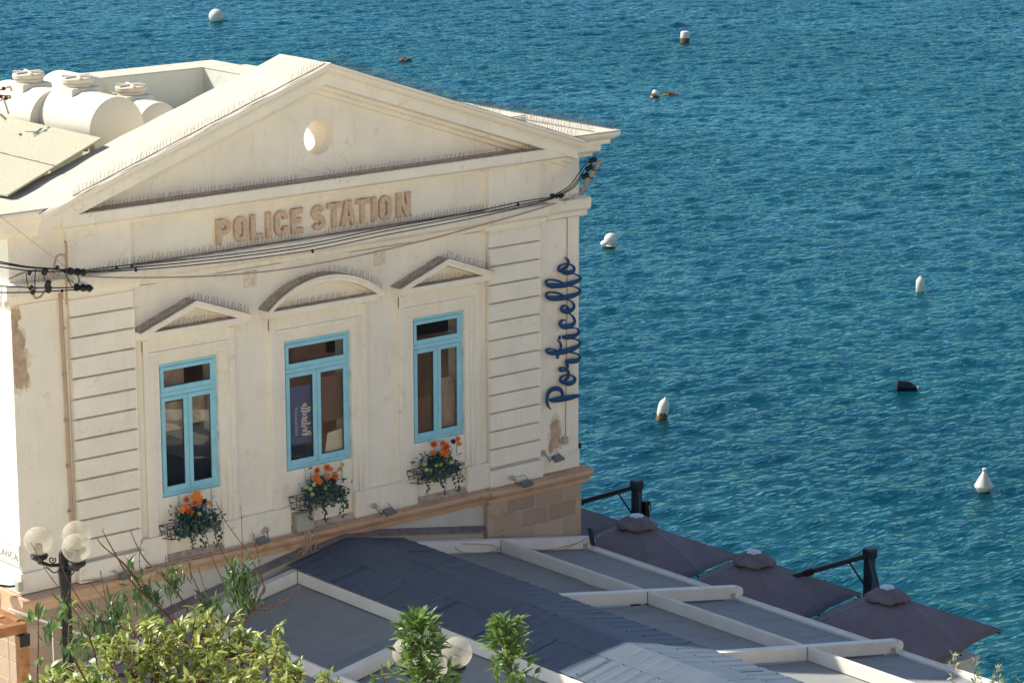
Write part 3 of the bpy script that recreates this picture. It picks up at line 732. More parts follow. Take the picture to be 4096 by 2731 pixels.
q = MB(); q.box(-2.95, -1.85, .24, .30, -.89, .80); q.box(-2.95, -1.85, .22, .55, .801, .83)
inside('dark_counter', 'dark counter filling the lower half of the left window', q, M['roomdark'])
q = MB(); q.box(.03, .60, .20, .23, .62, 1.36); q.box(.03, .20, .18, .198, .3, 1.5)
inside('brown_screen', 'plain brown folding screen behind the right pane of the middle window', q, simple('brown_cloth', (.13, .078, .066), .9))
q = MB(); q.box(1.95, 2.45, .24, .30, -.5, .68); q.box(1.95, 2.45, .30, .6, -.5, .25)
inside('brown_sofa', 'reddish brown sofa back low in the right window', q, simple('brown_seat_cloth', (.10, .055, .045), .9))

# ------------------------------------------------------------------ blue script sign
def catmull(pts, sub=6):
    out = []; n = len(pts)
    for i in range(n-1):
        p0 = pts[max(i-1, 0)]; p1 = pts[i]; p2 = pts[i+1]; p3 = pts[min(i+2, n-1)]
        for k in range(sub):
            t_ = k/sub
            out.append(tuple(.5*((2*b)+(-a+c)*t_+(2*a-5*b+4*c-d)*t_*t_+(-a+3*b-3*c+d)*t_**3) for a, b, c, d in zip(p0, p1, p2, p3)))
    out.append(tuple(pts[-1])); return out
SB = lambda L: [((2150+x/4.48)/1.7415, (1320+y/4.48)/1.7415, w/4.48) for x, y, w in L]   # lower half of the word
SA = lambda L: [((2150+x/4.75)/1.7415, (1000+y/4.75)/1.7415, w/4.75) for x, y, w in L]   # upper half
STROKES = [
 SB([(232, 1412, 14), (195, 1370, 26), (172, 1300, 44), (172, 1220, 52), (195, 1130, 58), (250, 1070, 64), (330, 1045, 70), (400, 1060, 64), (438, 1105, 50), (448, 1155, 40), (445, 1195, 36)]),
 SB([(228, 1252, 40), (300, 1252, 74), (420, 1235, 88), (560, 1212, 84), (690, 1182, 62), (738, 1172, 44)]),
 SB([(450, 945, 40), (415, 915, 38), (405, 880, 32), (430, 838, 26), (490, 806, 22), (560, 800, 22), (630, 822, 32), (668, 865, 46), (660, 912, 60), (605, 952, 70), (540, 958, 68), (475, 940, 50), (440, 915, 36)]),
 SB([(450, 930, 28), (510, 890, 38), (552, 840, 40), (562, 785, 34), (548, 730, 34), (518, 698, 30), (475, 680, 28), (425, 682, 40), (402, 706, 46), (425, 730, 38), (475, 732, 28), (520, 702, 34), (538, 650, 40), (530, 595, 46), (522, 555, 52), (565, 556, 70), (640, 556, 76), (710, 545, 70), (756, 505, 48), (752, 460, 34), (705, 425, 26), (640, 408, 26), (590, 402, 24)]),
 SB([(360, 375, 22), (300, 348, 22), (235, 334, 24), (185, 340, 30), (165, 370, 40), (185, 398, 46), (250, 414, 60), (350, 408, 72), (480, 384, 82), (600, 352, 78), (700, 305, 62), (756, 255, 48), (762, 215, 36), (725, 178, 26), (650, 152, 24), (600, 146, 24)]),
 SB([(362, 186, 8), (395, 210, 24), (418, 262, 38), (418, 325, 40), (385, 400, 40), (365, 450, 42), (357, 512, 40)]),
 SB([(462, 125, 54), (540, 125, 74), (640, 110, 68), (710, 78, 50), (738, 30, 36), (725, -10, 30), (690, -35, 22)])+SA([(640, 1480, 22), (600, 1478, 22)]),
 SB([(388, 136, 66), (400, 139, 70)]),
 SA([(545, 1336, 10), (492, 1330, 26), (450, 1352, 44), (432, 1405, 54), (465, 1445, 72), (530, 1455, 84), (620, 1445, 80), (688, 1400, 62), (705, 1335, 46), (672, 1262, 30), (612, 1212, 22), (560, 1200, 20)]),
 SA([(480, 1135, 20), (550, 1128, 22), (580, 1105, 22), (562, 1070, 22), (512, 1054, 26), (467, 1084, 44), (455, 1130, 50), (495, 1165, 62), (560, 1170, 74), (635, 1150, 66), (688, 1100, 52), (690, 1035, 40), (652, 982, 26), (590, 950, 22), (540, 940, 22)]),
 SA([(492, 868, 24), (440, 838, 28), (370, 812, 30), (280, 802, 28), (205, 806, 30), (168, 840, 36), (178, 885, 48), (235, 912, 74), (330, 920, 84), (460, 912, 84), (560, 897, 80), (680, 865, 72), (770, 828, 58), (812, 790, 42), (800, 750, 34), (745, 712, 26), (680, 692, 22), (630, 688, 22)]),
 SA([(485, 628, 24), (435, 600, 28), (360, 578, 30), (270, 563, 28), (195, 570, 30), (160, 602, 36), (172, 645, 48), (225, 672, 74), (320, 680, 82), (440, 676, 80), (560, 660, 80), (680, 622, 72), (780, 580, 58), (818, 540, 42), (798, 502, 34), (735, 466, 26), (660, 450, 22), (620, 448, 22)]),
 SA([(440, 408, 46), (402, 385, 38), (398, 340, 28), (440, 292, 24), (520, 264, 20), (600, 270, 24), (668, 300, 34), (698, 350, 44), (675, 405, 60), (610, 430, 72), (530, 428, 76), (460, 402, 56), (430, 380, 34)]),
 SA([(440, 385, 28), (510, 350, 42), (568, 300, 44), (590, 250, 42), (584, 200, 36), (560, 170, 26), (525, 154, 14)]),
]
sg = thing('script_sign', at(1290, 940, 1, -.09), 'navy blue cursive Porticello sign running up the right edge of the facade', 'sign')
order = 'P P o r t t i i c e l l o o'.split()
for k, st in enumerate(STROKES):
    q = MB(); pts = catmull(st, 5)
    P3 = [at(x, y, 1, -.075-.004*(k % 3)) for x, y, w in pts]
    q.tube(P3, [max(.011, w/2/232*1.22) for x, y, w in pts], 14, flat=((0, 1, 0), .028))
    q.build('letter_stroke', M['sign'], sg, smooth=R(50))
# added board behind the middle window, imitating a sign reflected in the pane
bd = thing('sign_reflection_board', (-.25, .155, .34), 'added blue board imitating the reflection of a cursive sign in the left pane of the middle window', 'sign reflection')
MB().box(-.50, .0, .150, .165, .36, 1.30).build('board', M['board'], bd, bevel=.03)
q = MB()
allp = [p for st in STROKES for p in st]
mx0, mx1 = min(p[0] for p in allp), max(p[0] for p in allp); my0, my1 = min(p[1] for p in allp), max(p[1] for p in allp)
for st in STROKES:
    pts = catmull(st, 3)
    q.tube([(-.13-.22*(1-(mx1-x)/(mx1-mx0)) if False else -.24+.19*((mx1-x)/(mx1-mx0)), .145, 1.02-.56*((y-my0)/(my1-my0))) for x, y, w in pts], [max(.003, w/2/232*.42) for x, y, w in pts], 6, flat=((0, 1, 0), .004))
q.build('reflected_cursive', M['letterwhite'], bd)
def text_mesh(name, body, size, mat, parent, mw, ext=.002):
    cu = bpy.data.curves.new(name, 'FONT'); cu.body = body; cu.size = size; cu.extrude = ext; cu.align_x = 'CENTER'; cu.align_y = 'CENTER'; cu.space_character = 1.1
    tmp = bpy.data.objects.new(name+'_tmp', cu); col.objects.link(tmp)
    bpy.context.view_layer.update(); dg = bpy.context.evaluated_depsgraph_get()
    me = bpy.data.meshes.new_from_object(tmp.evaluated_get(dg)); bpy.data.objects.remove(tmp)
    me.materials.clear(); me.materials.append(mat)
    o = bpy.data.objects.new(name, me); col.objects.link(o); me.transform(mw); o.parent = parent
    me.transform(Matrix.Translation(-ORG[parent.name])); ORG[o.name] = ORG[parent.name]; return o
# mirrored, running upwards: text x -> world z, text y -> world x
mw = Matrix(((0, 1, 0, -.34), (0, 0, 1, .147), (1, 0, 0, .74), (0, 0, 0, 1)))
text_mesh('reflected_caps', 'RESTAURANT', .070, M['letterwhite'], bd, mw)

# street name plate on the sunlit side wall
sp = thing('street_name_plate', (-BX-.03, .3, -.59), 'white enamel street plate reading TRIQ IL-LANCA on the sunlit side wall', 'street sign')
MB().box(-BX-.03, -BX-.002, .0, 1.25, -.585, -.25).build('plate', M['plate'], sp, bevel=.008)
bq = MB(); e = .008
for (y0, y1, z0, z1) in ((.03, 1.22, -.555, -.547), (.03, 1.22, -.288, -.28), (.03, .038, -.547, -.288), (1.212, 1.22, -.547, -.288)): bq.box(-BX-.033, -BX-.0305, y0, y1, z0, z1)
bq.build('plate_border', M['platetext'], sp)
mw = Matrix(((0, 0, -1, -BX-.033), (-1, 0, 0, .625), (0, 1, 0, -.45), (0, 0, 0, 1)))
o_ = text_mesh('plate_lettering', 'TRIQ IL-LAN\u010aA', .155, M['platetext'], sp, mw)
# small wall camera below it
wc = thing('wall_spotlight', (-5.75, .3, -.9), 'small black spotlight on an arm beside the street plate', 'spotlight')
q = MB(); q.tube([(-5.50, -.0, -.86), (-5.62, .12, -.88), (-5.74, .22, -.86)], .02, 6); q.build('arm', M['black'], wc)
q = MB(); q.lathe([(.05, -.12), (.07, -.1), (.06, .10), (.03, .12)], (-5.80, .28, -.80), (.3, .3, -1), 12); q.build('lamp_head', M['black'], wc)
q = MB().box(-5.58, -5.49, -.08, .02, -.93, -.78); q.build('base_box', M['box'], wc, bevel=.01)

# ------------------------------------------------------------------ floodlights along the ledge
FL = [(-3.886, -.30, -.93, 'grey floodlight on the ledge beside the left flower basket near the lamp post'), (-1.333, -.24, -.90, 'grey floodlight on the ledge between the left and middle windows'),
      (1.171, -.24, -.91, 'grey floodlight on the ledge between the middle and right windows'), (4.007, -.32, -.94, 'grey floodlight on the ledge over the rough stone pier'), (4.87, -.12, -.70, 'grey floodlight on the plaster under the bare patch below the cursive sign')]
for x, y, z, lab in FL:
    t_ = thing('floodlight', (x, y, z-.08), lab, 'floodlight', 'floodlights along the ledge')
    q = MB(); q.add([(x-.10, y-.09, z-.05), (x+.12, y-.09, z-.03), (x+.10, y+.04, z+.03), (x-.08, y+.04, z+.01), (x-.10, y-.09, z-.085), (x+.12, y-.09, z-.065), (x+.10, y+.04, z-.005), (x-.08, y+.04, z-.025)],
          [(0, 1, 2, 3), (7, 6, 5, 4), (0, 4, 5, 1), (1, 5, 6, 2), (2, 6, 7, 3), (3, 7, 4, 0)]); q.build('housing', M['flood'], t_, bevel=.008)
    q = MB(); q.add([(x-.08, y-.075, z-.040), (x+.10, y-.075, z-.024), (x+.08, y+.02, z+.022), (x-.06, y+.02, z+.006)], [(0, 1, 2, 3)]); q.build('lens', M['lens'], t_)
    q = MB(); q.tube([(x-.1, y+.05, z-.01), (x-.1, y+.16, z+.05), (x+.12, y+.16, z+.06), (x+.12, y+.05, z)], .005, 5); q.build('bracket', M['flood'], t_)
    dxx = .17 if x < -1.2 else -.20
    q = MB(); q.lathe([(.042, 0), (.046, -.02), (.04, -.05)], (x+dxx, y+.12, z+.08), (0, 1, 0), 14); q.build('junction_cap', M['box'], t_)
    q = MB(); q.tube([(x+dxx, y+.08, z+.07), (x+dxx*.8, y-.02, z-.05), (x+dxx*.4, y+.02, z-.02), (x, y+.04, z)], .007, 5); q.build('lead', M['cable'], t_)

# ------------------------------------------------------------------ flower baskets
def leaf_blade(q, p, d, n_, L, W, droop=.25, fold=.25):
    """a pointed folded leaf: 3 sections"""
    d = d.normalized(); s_ = d.cross(n_)
    s_ = s_.normalized() if s_.length > 1e-5 else d.orthogonal().normalized()
    n_ = s_.cross(d)
    pts = []
    for f, w in ((0, .12), (.3, .85), (.62, .8), (1, .02)):
        c = p+d*L*f-n_*droop*L*f*f
        pts += [c-s_*W*w*.5+n_*fold*W*w*.5, c, c+s_*W*w*.5+n_*fold*W*w*.5]
    fs = []
    for i in range(3):
        a = 3*i; fs += [(a, a+1, a+4, a+3), (a+1, a+2, a+5, a+4)]
    q.add(pts, fs)
def rv(s_=1): return Vector((random.gauss(0, s_), random.gauss(0, s_), random.gauss(0, s_)))
def bloom(q, c, r, spiky, nrm=Vector((-.45, -.8, .4))):
    nrm = nrm.normalized(); u = nrm.orthogonal().normalized(); w = nrm.cross(u)
    n = 26 if spiky else 6
    for k in range(n):
        a = 2*pi*k/n+random.uniform(-.1, .1); tilt = random.uniform(.05, .9) if spiky else .35
        d = (u*math.cos(a)+w*math.sin(a))+nrm*tilt
        leaf_blade(q, c, d, nrm, r*random.uniform(.85, 1.1), r*(.16 if spiky else .95), .1 if spiky else .25, .2)
def ivy(q, p, s_):
    a = random.uniform(0, 6.28); d = Vector((math.cos(a)*.7, -.3, -abs(math.sin(a))-.2)).normalized()
    n_ = Vector((-.4, -.8, .4))+rv(.25)
    n_.normalize(); sd = d.cross(n_).normalized()
    q.add([p, p+sd*s_*.55+d*s_*.2, p+sd*s_*.3+d*s_*.6, p+d*s_*1.05, p-sd*s_*.3+d*s_*.6, p-sd*s_*.55+d*s_*.2], [(0, 1, 2, 3), (0, 3, 4, 5)])
def flower_basket(cx, label, seed, blooms, limes, plums):
    random.seed(seed)
    x0, x1 = cx-.52, cx+.52; zt_, zb = -.40, -.60; yb, yf = -.05, -.30
    t_ = thing('flower_basket', (cx, -.02, -.62), label, 'flower basket', 'flower baskets under the windows')
    q = MB(); r = .0065
    T = [(x0, yb, zt_), (x0+.03, yf, zt_), (x1-.03, yf, zt_), (x1, yb, zt_)]; Bt = [(x0+.06, yb, zb), (x0+.10, yf+.06, zb), (x1-.10, yf+.06, zb), (x1-.06, yb, zb)]
    for Lp in (T, Bt): q.tube(Lp+[Lp[0]], r, 5)
    md = [tuple((a+b)/2 for a, b in zip(p, s2)) for p, s2 in zip(T, Bt)]
    q.tube(md+[md[0]], r*.8, 5)
    for a, b_ in zip(T, Bt): q.tube([a, b_], r, 5)
    for k in range(1, 7):
        x = x0+(x1-x0)*k/7
        q.tube([(x, yf, zt_), (x, yf+.06, zb), (x, yb, zb), (x, yb, zt_)], r*.8, 5)
    for s_ in (0, 1):
        xa, xb = (x0, x0+.16) if s_ == 0 else (x1, x1-.16)
        q.tube([(xa, yb, zt_), (xb, yf, zt_+.02), (xb, yf+.05, zb), (xa, yb, zb)], r*.8, 5)
    q.build('wire_basket', M['basket'], t_)
    pt_ = MB()
    for k in (-1, 0, 1): pt_.lathe([(.065, 0), (.085, .10), (.10, .17), (.092, .172), (.07, .15)], (cx+.23*k+.02, -.165, -.59), n=14)
    pt_.build('pot', M['pot'], t_, smooth=R(40))
    lf = MB()
    for k in range(420):
        p = Vector((cx+random.gauss(.03, .17), -.17+random.gauss(0, .07), -.34+random.gauss(0, .09)))
        leaf_blade(lf, p, Vector((random.gauss(0, .6), random.gauss(-.3, .5), random.uniform(-.3, 1))), Vector((0, -1, .5))+rv(.3), random.uniform(.05, .10), random.uniform(.018, .035))
    for k in range(230): ivy(lf, Vector((cx+random.uniform(-.34, .42), -.26+random.gauss(0, .05), -.46+random.gauss(0, .055))), random.uniform(.035, .06))
    for (tx, ln) in [(random.uniform(-.3, -.1), .24), (random.uniform(-.1, .1), .30), (.34, .30), (.43, .16), (random.uniform(-.05, .1), .12)]:
        for k in range(int(ln/.022)):
            ivy(lf, Vector((cx+tx+random.gauss(0, .025), -.30+random.gauss(0, .02), -.56-k*.022)), random.uniform(.03, .055))
        lf.tube([(cx+tx, -.28, -.5), (cx+tx+.02, -.31, -.56-ln)], .003, 4)
    for k in range(9):
        a = Vector((cx+random.uniform(-.2, .25), -.17, -.35)); lf.tube([a, a+Vector((random.uniform(-.1, .1), -.03, random.uniform(.15, .33)))], .004, 4)
    lf.build('foliage', M['ivy'], t_)
    for dx, dz, r_, sp_ in blooms:
        r_ *= .86; q = MB(); c = Vector((cx+dx, -.24, dz)); bloom(q, c, r_, sp_); o = q.build('blossom', M['orange'] if sp_ != 2 else M['redpetal'], t_)
        if sp_:
            q = MB(); bloom(q, c+Vector((-.008, -.012, .006)), r_*.55, True); q.build('blossom_heart', M['redpetal'], o)
    for dx, dz in limes:
        q = MB(); bloom(q, Vector((cx+dx, -.29, dz)), .045, True); q.build('small_blossom', M['lime'], t_)
    for dx, dz in plums:
        q = MB(); bloom(q, Vector((cx+dx, -.27, dz)), .05, False); bloom(q, Vector((cx+dx, -.28, dz)), .03, False); q.build('dark_blossom', M['plum'], t_)
flower_basket(-2.56, 'flower basket with the largest orange blossoms, below the left window', 1,
   [(-.13, -.02, .085, 1), (.05, -.00, .11, 0), (.02, -.10, .08, 1), (.10, -.06, .085, 0), (-.22, -.16, .075, 0), (-.14, -.13, .07, 0), (-.08, -.22, .09, 1), (.27, -.14, .05, 0)], [(.06, -.27), (.24, -.22)], [(.17, -.09), (0, -.18)])
flower_basket(-.13, 'flower basket with three spiky orange blooms and the longest ivy, below the middle window', 2,
   [(-.10, -.00, .085, 1), (.10, .01, .10, 1), (-.11, -.14, .10, 0), (-.05, -.20, .07, 0), (.11, -.14, .06, 0), (.25, -.16, .10, 1), (.36, -.06, .05, 0), (.18, -.03, .05, 0)], [(-.27, -.26), (-.34, -.22), (-.24, -.36), (-.20, -.20), (.02, -.30), (.36, .02)], [(.2, -.22)])
flower_basket(2.23, 'flower basket with lime daisies and orange blooms, below the right window', 3,
   [(-.10, .01, .10, 1), (.08, .00, .075, 1), (.15, -.07, .11, 1), (.10, -.14, .10, 0), (.15, -.20, .075, 0), (-.13, -.12, .06, 0), (.40, .02, .06, 0), (.42, -.07, .06, 0)], [(-.30, -.37), (-.22, -.39), (-.10, -.33), (-.34, -.27), (.0, -.33), (.22, -.34)], [(.28, -.0), (-.22, -.25)])
random.seed(21)

# ------------------------------------------------------------------ overhead cables and their brackets
cab = thing('overhead_cables', at(600, 590, 1, -.62), 'bundle of black overhead cables sagging across the facade below the raised lettering', 'cable')
def px_tube(pts, Y, r, n=6, sub=8):
    return [at(x, y, 1, (Y if not isinstance(Y, (list, tuple)) else Y[i])) for i, (x, y) in enumerate(pts)]
def smooth3(P, sub=8): return [Vector(p) for p in catmull([tuple(p) for p in P], sub)]
main = [(175, 625), (300, 613), (420, 602), (560, 586), (720, 563), (880, 530), (1000, 508), (1110, 487), (1200, 468), (1268, 455)]
for k, off in enumerate(((0, -5, -.50), (0, 2, -.56), (0, 6, -.62))):
    P = [(x, y+off[1]*(1 if i not in (0, 9) else .3)+(5*math.sin(i/9*pi) if k > 1 else 0)) for i, (x, y) in enumerate(main)]
    q = MB(); q.tube(smooth3(px_tube(P, off[2], 0)), .0095, 6); q.build('cable', M['cable'], cab, smooth=True)
for P in ([(-40, 594), (0, 601), (60, 612), (120, 617), (175, 622)], [(-40, 600), (0, 605), (60, 614), (120, 618), (175, 625)], [(-40, 606), (0, 613), (60, 621), (120, 624), (175, 622)], [(-30, 655), (20, 658), (100, 661), (190, 660)], [(-30, 670), (20, 672), (100, 670), (190, 664)]):
    q = MB(); q.tube(smooth3(px_tube(P, -.60, 0)), .010, 6); q.build('cable', M['cable'], cab, smooth=True)
for P, Ys in (([(1278, 446), (1310, 425), (1335, 390), (1355, 368)], (-.45, -.5, -.5, -.45)), ([(1278, 450), (1312, 430), (1332, 405), (1345, 386)], (-.45, -.5, -.5, -.45)), ([(1278, 454), (1316, 432), (1330, 415), (1340, 404)], (-.45, -.5, -.5, -.45))):
    q = MB(); q.tube(smooth3(px_tube(P, Ys, 0)), .0095, 6); q.build('cable', M['cable'], cab, smooth=True)
for x, y in ((268, 615), (303, 612), (312, 620), (1190, 470), (718, 577)):
    q = MB(); p = at(x, y, 1, -.6); q.ball(p, .022, 8, 1.6); q.build('cable_clip', M['black'], cab)
# dangling splice boxes at the left bracket
for x, y, r_ in ((103, 623, .045), (68, 626, .03), (131, 615, .028), (152, 622, .03), (163, 625, .03), (72, 660, .028), (110, 652, .045), (112, 664, .045), (76, 671, .03), (143, 668, .02)):
    q = MB(); p = at(x, y, 1, -.62); q.lathe([(r_*.5, -r_*1.3), (r_, -r_), (r_*1.05, r_*.8), (r_*.4, r_*1.3)], p, (.3, -.2, 1), 6); q.build('splice_box', M['black'], cab, bevel=.006)
for P in ([(82, 618), (80, 640), (80, 660), (72, 672)], [(60, 628), (62, 645), (66, 662), (74, 672)], [(100, 630), (102, 640), (100, 648)], [(152, 630), (160, 650), (168, 660)], [(178, 628), (182, 645), (176, 660)]):
    q = MB(); q.tube(smooth3(px_tube(P, -.60, 0), 5), .008, 5); q.build('hanging_lead', M['cable'], cab, smooth=True)
bc = thing('beige_cable', at(600, 610, 1, -.3), 'thin beige cable hanging lower than the black bundle across the facade', 'cable')
q = MB(); q.tube(smooth3(px_tube([(190, 634), (300, 638), (480, 634), (640, 620), (800, 592), (960, 556), (1110, 516), (1220, 485), (1290, 462), (1340, 440)], (-.5, -.42, -.35, -.3, -.3, -.3, -.32, -.36, -.38, -.3), 0)), .014, 6); q.build('cable_run', M['beige_cable'], bc, smooth=True)
for P in ([(20, 640), (60, 625), (100, 622), (150, 640), (180, 655)], [(148, 555), (152, 560), (153, 600), (152, 640), (153, 700)], [(153, 600), (148, 588), (138, 585), (128, 595), (118, 640), (100, 672), (92, 682), (80, 684), (78, 672), (84, 662)]):
    q = MB(); q.tube(smooth3(px_tube(P, -.30, 0), 6), .018, 6); q.build('cable_loop', M['beige_cable'], bc, smooth=True)
q = MB(); q.tube([at(0, 497, 1, -.45), at(150, 612, 1, -.5)], .005, 4); q.build('stay_wire', M['beige_cable'], bc)
def spool(t_, c, ax, r_=.055, L=.26):
    q = MB(); q.lathe([(r_*.5, -L/2), (r_, -L/2+.01), (r_, -L/2+.06), (r_*.6, -L/2+.09), (r_, -L/2+.12), (r_, L/2-.10), (r_*.6, L/2-.07), (r_, L/2-.05), (r_, L/2-.01), (r_*.5, L/2)], c, ax, 14); q.build('insulator', M['black'], t_, smooth=R(40))
    q = MB(); q.lathe([(.012, L/2), (r_*.6, L/2+.002), (r_*.6, L/2+.01), (.012, L/2+.03)], c, ax, 10); q.build('insulator_cap', M['porcelain'], t_)
lb = thing('cable_bracket', at(160, 645, 1, -.2), 'cream steel bracket with two black insulators at the left pilaster', 'bracket', 'brackets holding the overhead cables')
q = MB(); q.tube([at(150, 636, 1, -.05), at(199, 654, 1, -.62)], .032, 8); q.tube([at(172, 620, 1, -.5), at(180, 668, 1, -.5)], .02, 6); q.build('bracket_arm', M['white'], lb, smooth=True)
spool(lb, at(176, 624, 1, -.55), (.6, -.7, -.05)); spool(lb, at(190, 661, 1, -.60), (.6, -.7, -.02))
rb = thing('cable_bracket', at(1280, 462, 1, -.2), 'cream steel tube bracket with a black insulator low on the right frieze', 'bracket', 'brackets holding the overhead cables')
q = MB(); q.tube([at(1245, 460, 1, -.12), at(1300, 466, 1, -.55)], .028, 8); q.bar(at(1272, 452, 1, -.4), at(1272, 462, 1, -.4), .03, .03, (0, 1, 0)); q.bar(at(1280, 452, 1, -.4), at(1280, 463, 1, -.4), .03, .03, (0, 1, 0)); q.build('bracket_arm', M['white'], rb, smooth=R(40))
spool(rb, at(1278, 450, 1, -.42), (.9, -.35, .0), .045, .22)
pb = thing('cable_bracket', at(1333, 448, 1, -.2), 'rusty slanting pole with three black insulators at the right roof corner', 'bracket', 'brackets holding the overhead cables')
q = MB(); q.tube([at(1334, 445, 1, -.14), at(1377, 369, 1, -.45)], .034, 8); q.build('pole', simple('rusty_cream_paint', (.50, .36, .26), .8, var=.2, dirt=(.16, .05, .02), dscale=14, dlo=.52, dhi=.62), pb, smooth=True)
for x, y in ((1361, 368), (1353, 386), (1344, 404)):
    c_ = at(x, y, 1, -.42); q = MB(); q.lathe([(.02, -.07), (.045, -.06), (.05, -.02), (.03, 0), (.05, .02), (.04, .06), (.015, .08)], c_, (.5, -.1, .2), 10); q.build('insulator', M['black'], pb, smooth=R(40))
    q = MB(); q.tube([c_, c_+Vector((.17, 0, -.07))], .012, 5); q.build('insulator_pin', M['rust'], pb)

# ------------------------------------------------------------------ water tanks on the roof
def tank(cx, y0, cz, r, L, label, lid_y, lid=True):
    t_ = thing('water_tank', (cx, y0+L/2, 4.3), label, 'water tank', 'water tanks on the roof')
    q = MB(); q.lathe([(r*.02, -.02), (r*.93, -.0), (r*.985, .015), (r, .04), (r, L-.12), (r*.96, L-.04), (r*.80, L+.04), (r*.02, L+.10)], (cx, y0, cz), (0, 1, 0), 56)
    q.build('barrel', M['tank'], t_, smooth=R(35))
    if not lid: return t_
    q = MB(); q.add([(cx-.30, lid_y-.30, cz+r*.62), (cx+.30, lid_y-.30, cz+r*.62), (cx+.30, lid_y+.30, cz+r*.62), (cx-.30, lid_y+.30, cz+r*.62), (cx-.26, lid_y-.27, cz+r+.045), (cx+.26, lid_y-.27, cz+r+.045), (cx+.26, lid_y+.27, cz+r+.045), (cx-.26, lid_y+.27, cz+r+.045)],
          [(0, 3, 2, 1), (4, 5, 6, 7), (0, 1, 5, 4), (1, 2, 6, 5), (2, 3, 7, 6), (3, 0, 4, 7)]); q.build('lid_collar', M['tank'], t_, bevel=.02)
    lz = cz+r+.046
    q = MB(); q.lathe([(.23, 0), (.235, .05), (.215, .055), (.25, .06), (.255, .12), (.24, .135), (.02, .14)], (cx, lid_y, lz), n=36); q.build('lid', M['lid'], t_, smooth=R(35))
    q = MB()
    for k in range(3):
        a = pi*k/3+.2; q.bar((cx-.25*math.cos(a), lid_y-.25*math.sin(a), lz+.152), (cx+.25*math.cos(a), lid_y+.25*math.sin(a), lz+.152), .045, .03+.002*k)
    q.build('lid_rib', M['lid'], t_, bevel=.008)
    q = MB(); q.box(cx-r*.8, cx+r*.8, y0+.2, y0+.4, 4.3, cz-r*.55); q.box(cx-r*.8, cx+r*.8, y0+L-.4, y0+L-.2, 4.3, cz-r*.55); q.build('cradle', M['parapet'], t_)
    return t_
T3, T4 = (-2.78, 3.0, 5.46), (-1.50, 4.0, 5.50)
tank(-2.61, 1.5, 5.48, .49, 1.75, 'cream water tank in front, whose whole round end shows over the gable', 2.62)
tank(-.94, 2.9, 5.155, .41, 1.7, 'small cream water tank at the right, half hidden behind the gable slope', 3.72)
tank(T3[0], T3[1], T3[2], .47, 1.6, 'cream water tank at the far left with pipe fittings shading its barrel', T3[1]+.8)
tank(T4[0], T4[1], T4[2], .42, 1.1, 'rear white water tank behind the front tank lid', T4[1]+.9, False)
# pipework
pw = thing('tank_pipes', (-4.25, 1.9, 4.3), 'grey valves and bent pipes beside the leftmost water tank', 'pipes')
q = MB(); c0 = at(20, 205, 1, 1.6)
for P in ([(-20, 214), (8, 205), (22, 200), (27, 210)], [(0, 232), (10, 226), (25, 226)], [(-8, 222), (14, 220), (26, 222)], [(8, 226), (16, 250), (20, 262)]):
    q.tube(smooth3([at(x, y, 1, 2.8) for x, y in P], 5), .016, 6)
q.tube([at(0, 262, 1, 2.8), at(14, 275, 1, 2.8)], .02, 6)
q.build('pipe', M['box'], pw, smooth=True)
q = MB()
for x, y in ((8, 204), (2, 222), (14, 226)): q.ball(at(x, y, 1, 2.78), .035, 8)
q.build('valve', M['rust'], pw)

# felt covered board leaning on the gable slope
fb = thing('roof_board', (-4.25, 2.1, zt(4.25)), 'speckled grey felt covered board lying tilted on the left gable slope', 'board')
q = MB(); off = .13
def onb(x, y, dz): return (x, y, zt(x)+off+dz)
x0, x1, y0, y1 = -5.12, -3.34, .80, 3.6
q.add([onb(x0, y0-.25, -.03), onb(x1, y0, 0), onb(x1, y1, 0), onb(x0-.3, y1, -.03), onb(x0, y0-.25, .0), onb(x1, y0, .03), onb(x1, y1, .03), onb(x0-.3, y1, 0)], [(0, 3, 2, 1), (4, 5, 6, 7), (0, 1, 5, 4), (1, 2, 6, 5), (2, 3, 7, 6), (3, 0, 4, 7)])
q.build('felt_board', M['felt'], fb, bevel=.004)
q = MB(); xm = -4.25; q.add([onb(xm, .65, .034), onb(xm+.02, .65, .034), onb(xm+.02, 3.6, .034), onb(xm, 3.6, .034)], [(0, 1, 2, 3)]); q.build('felt_seam', M['shelf'], fb)
q = MB()
for x in (-4.9, -3.5): q.bar((x, 1.0, zt(x)+.0), (x, 1.0, zt(x)+off-.03), .06, .06, (0, 1, 0)); q.bar((x, 3.2, zt(x)-.6), (x, 3.2, zt(x)+off-.03), .06, .06, (0, 1, 0))
q.build('batten', M['shelf'], fb)

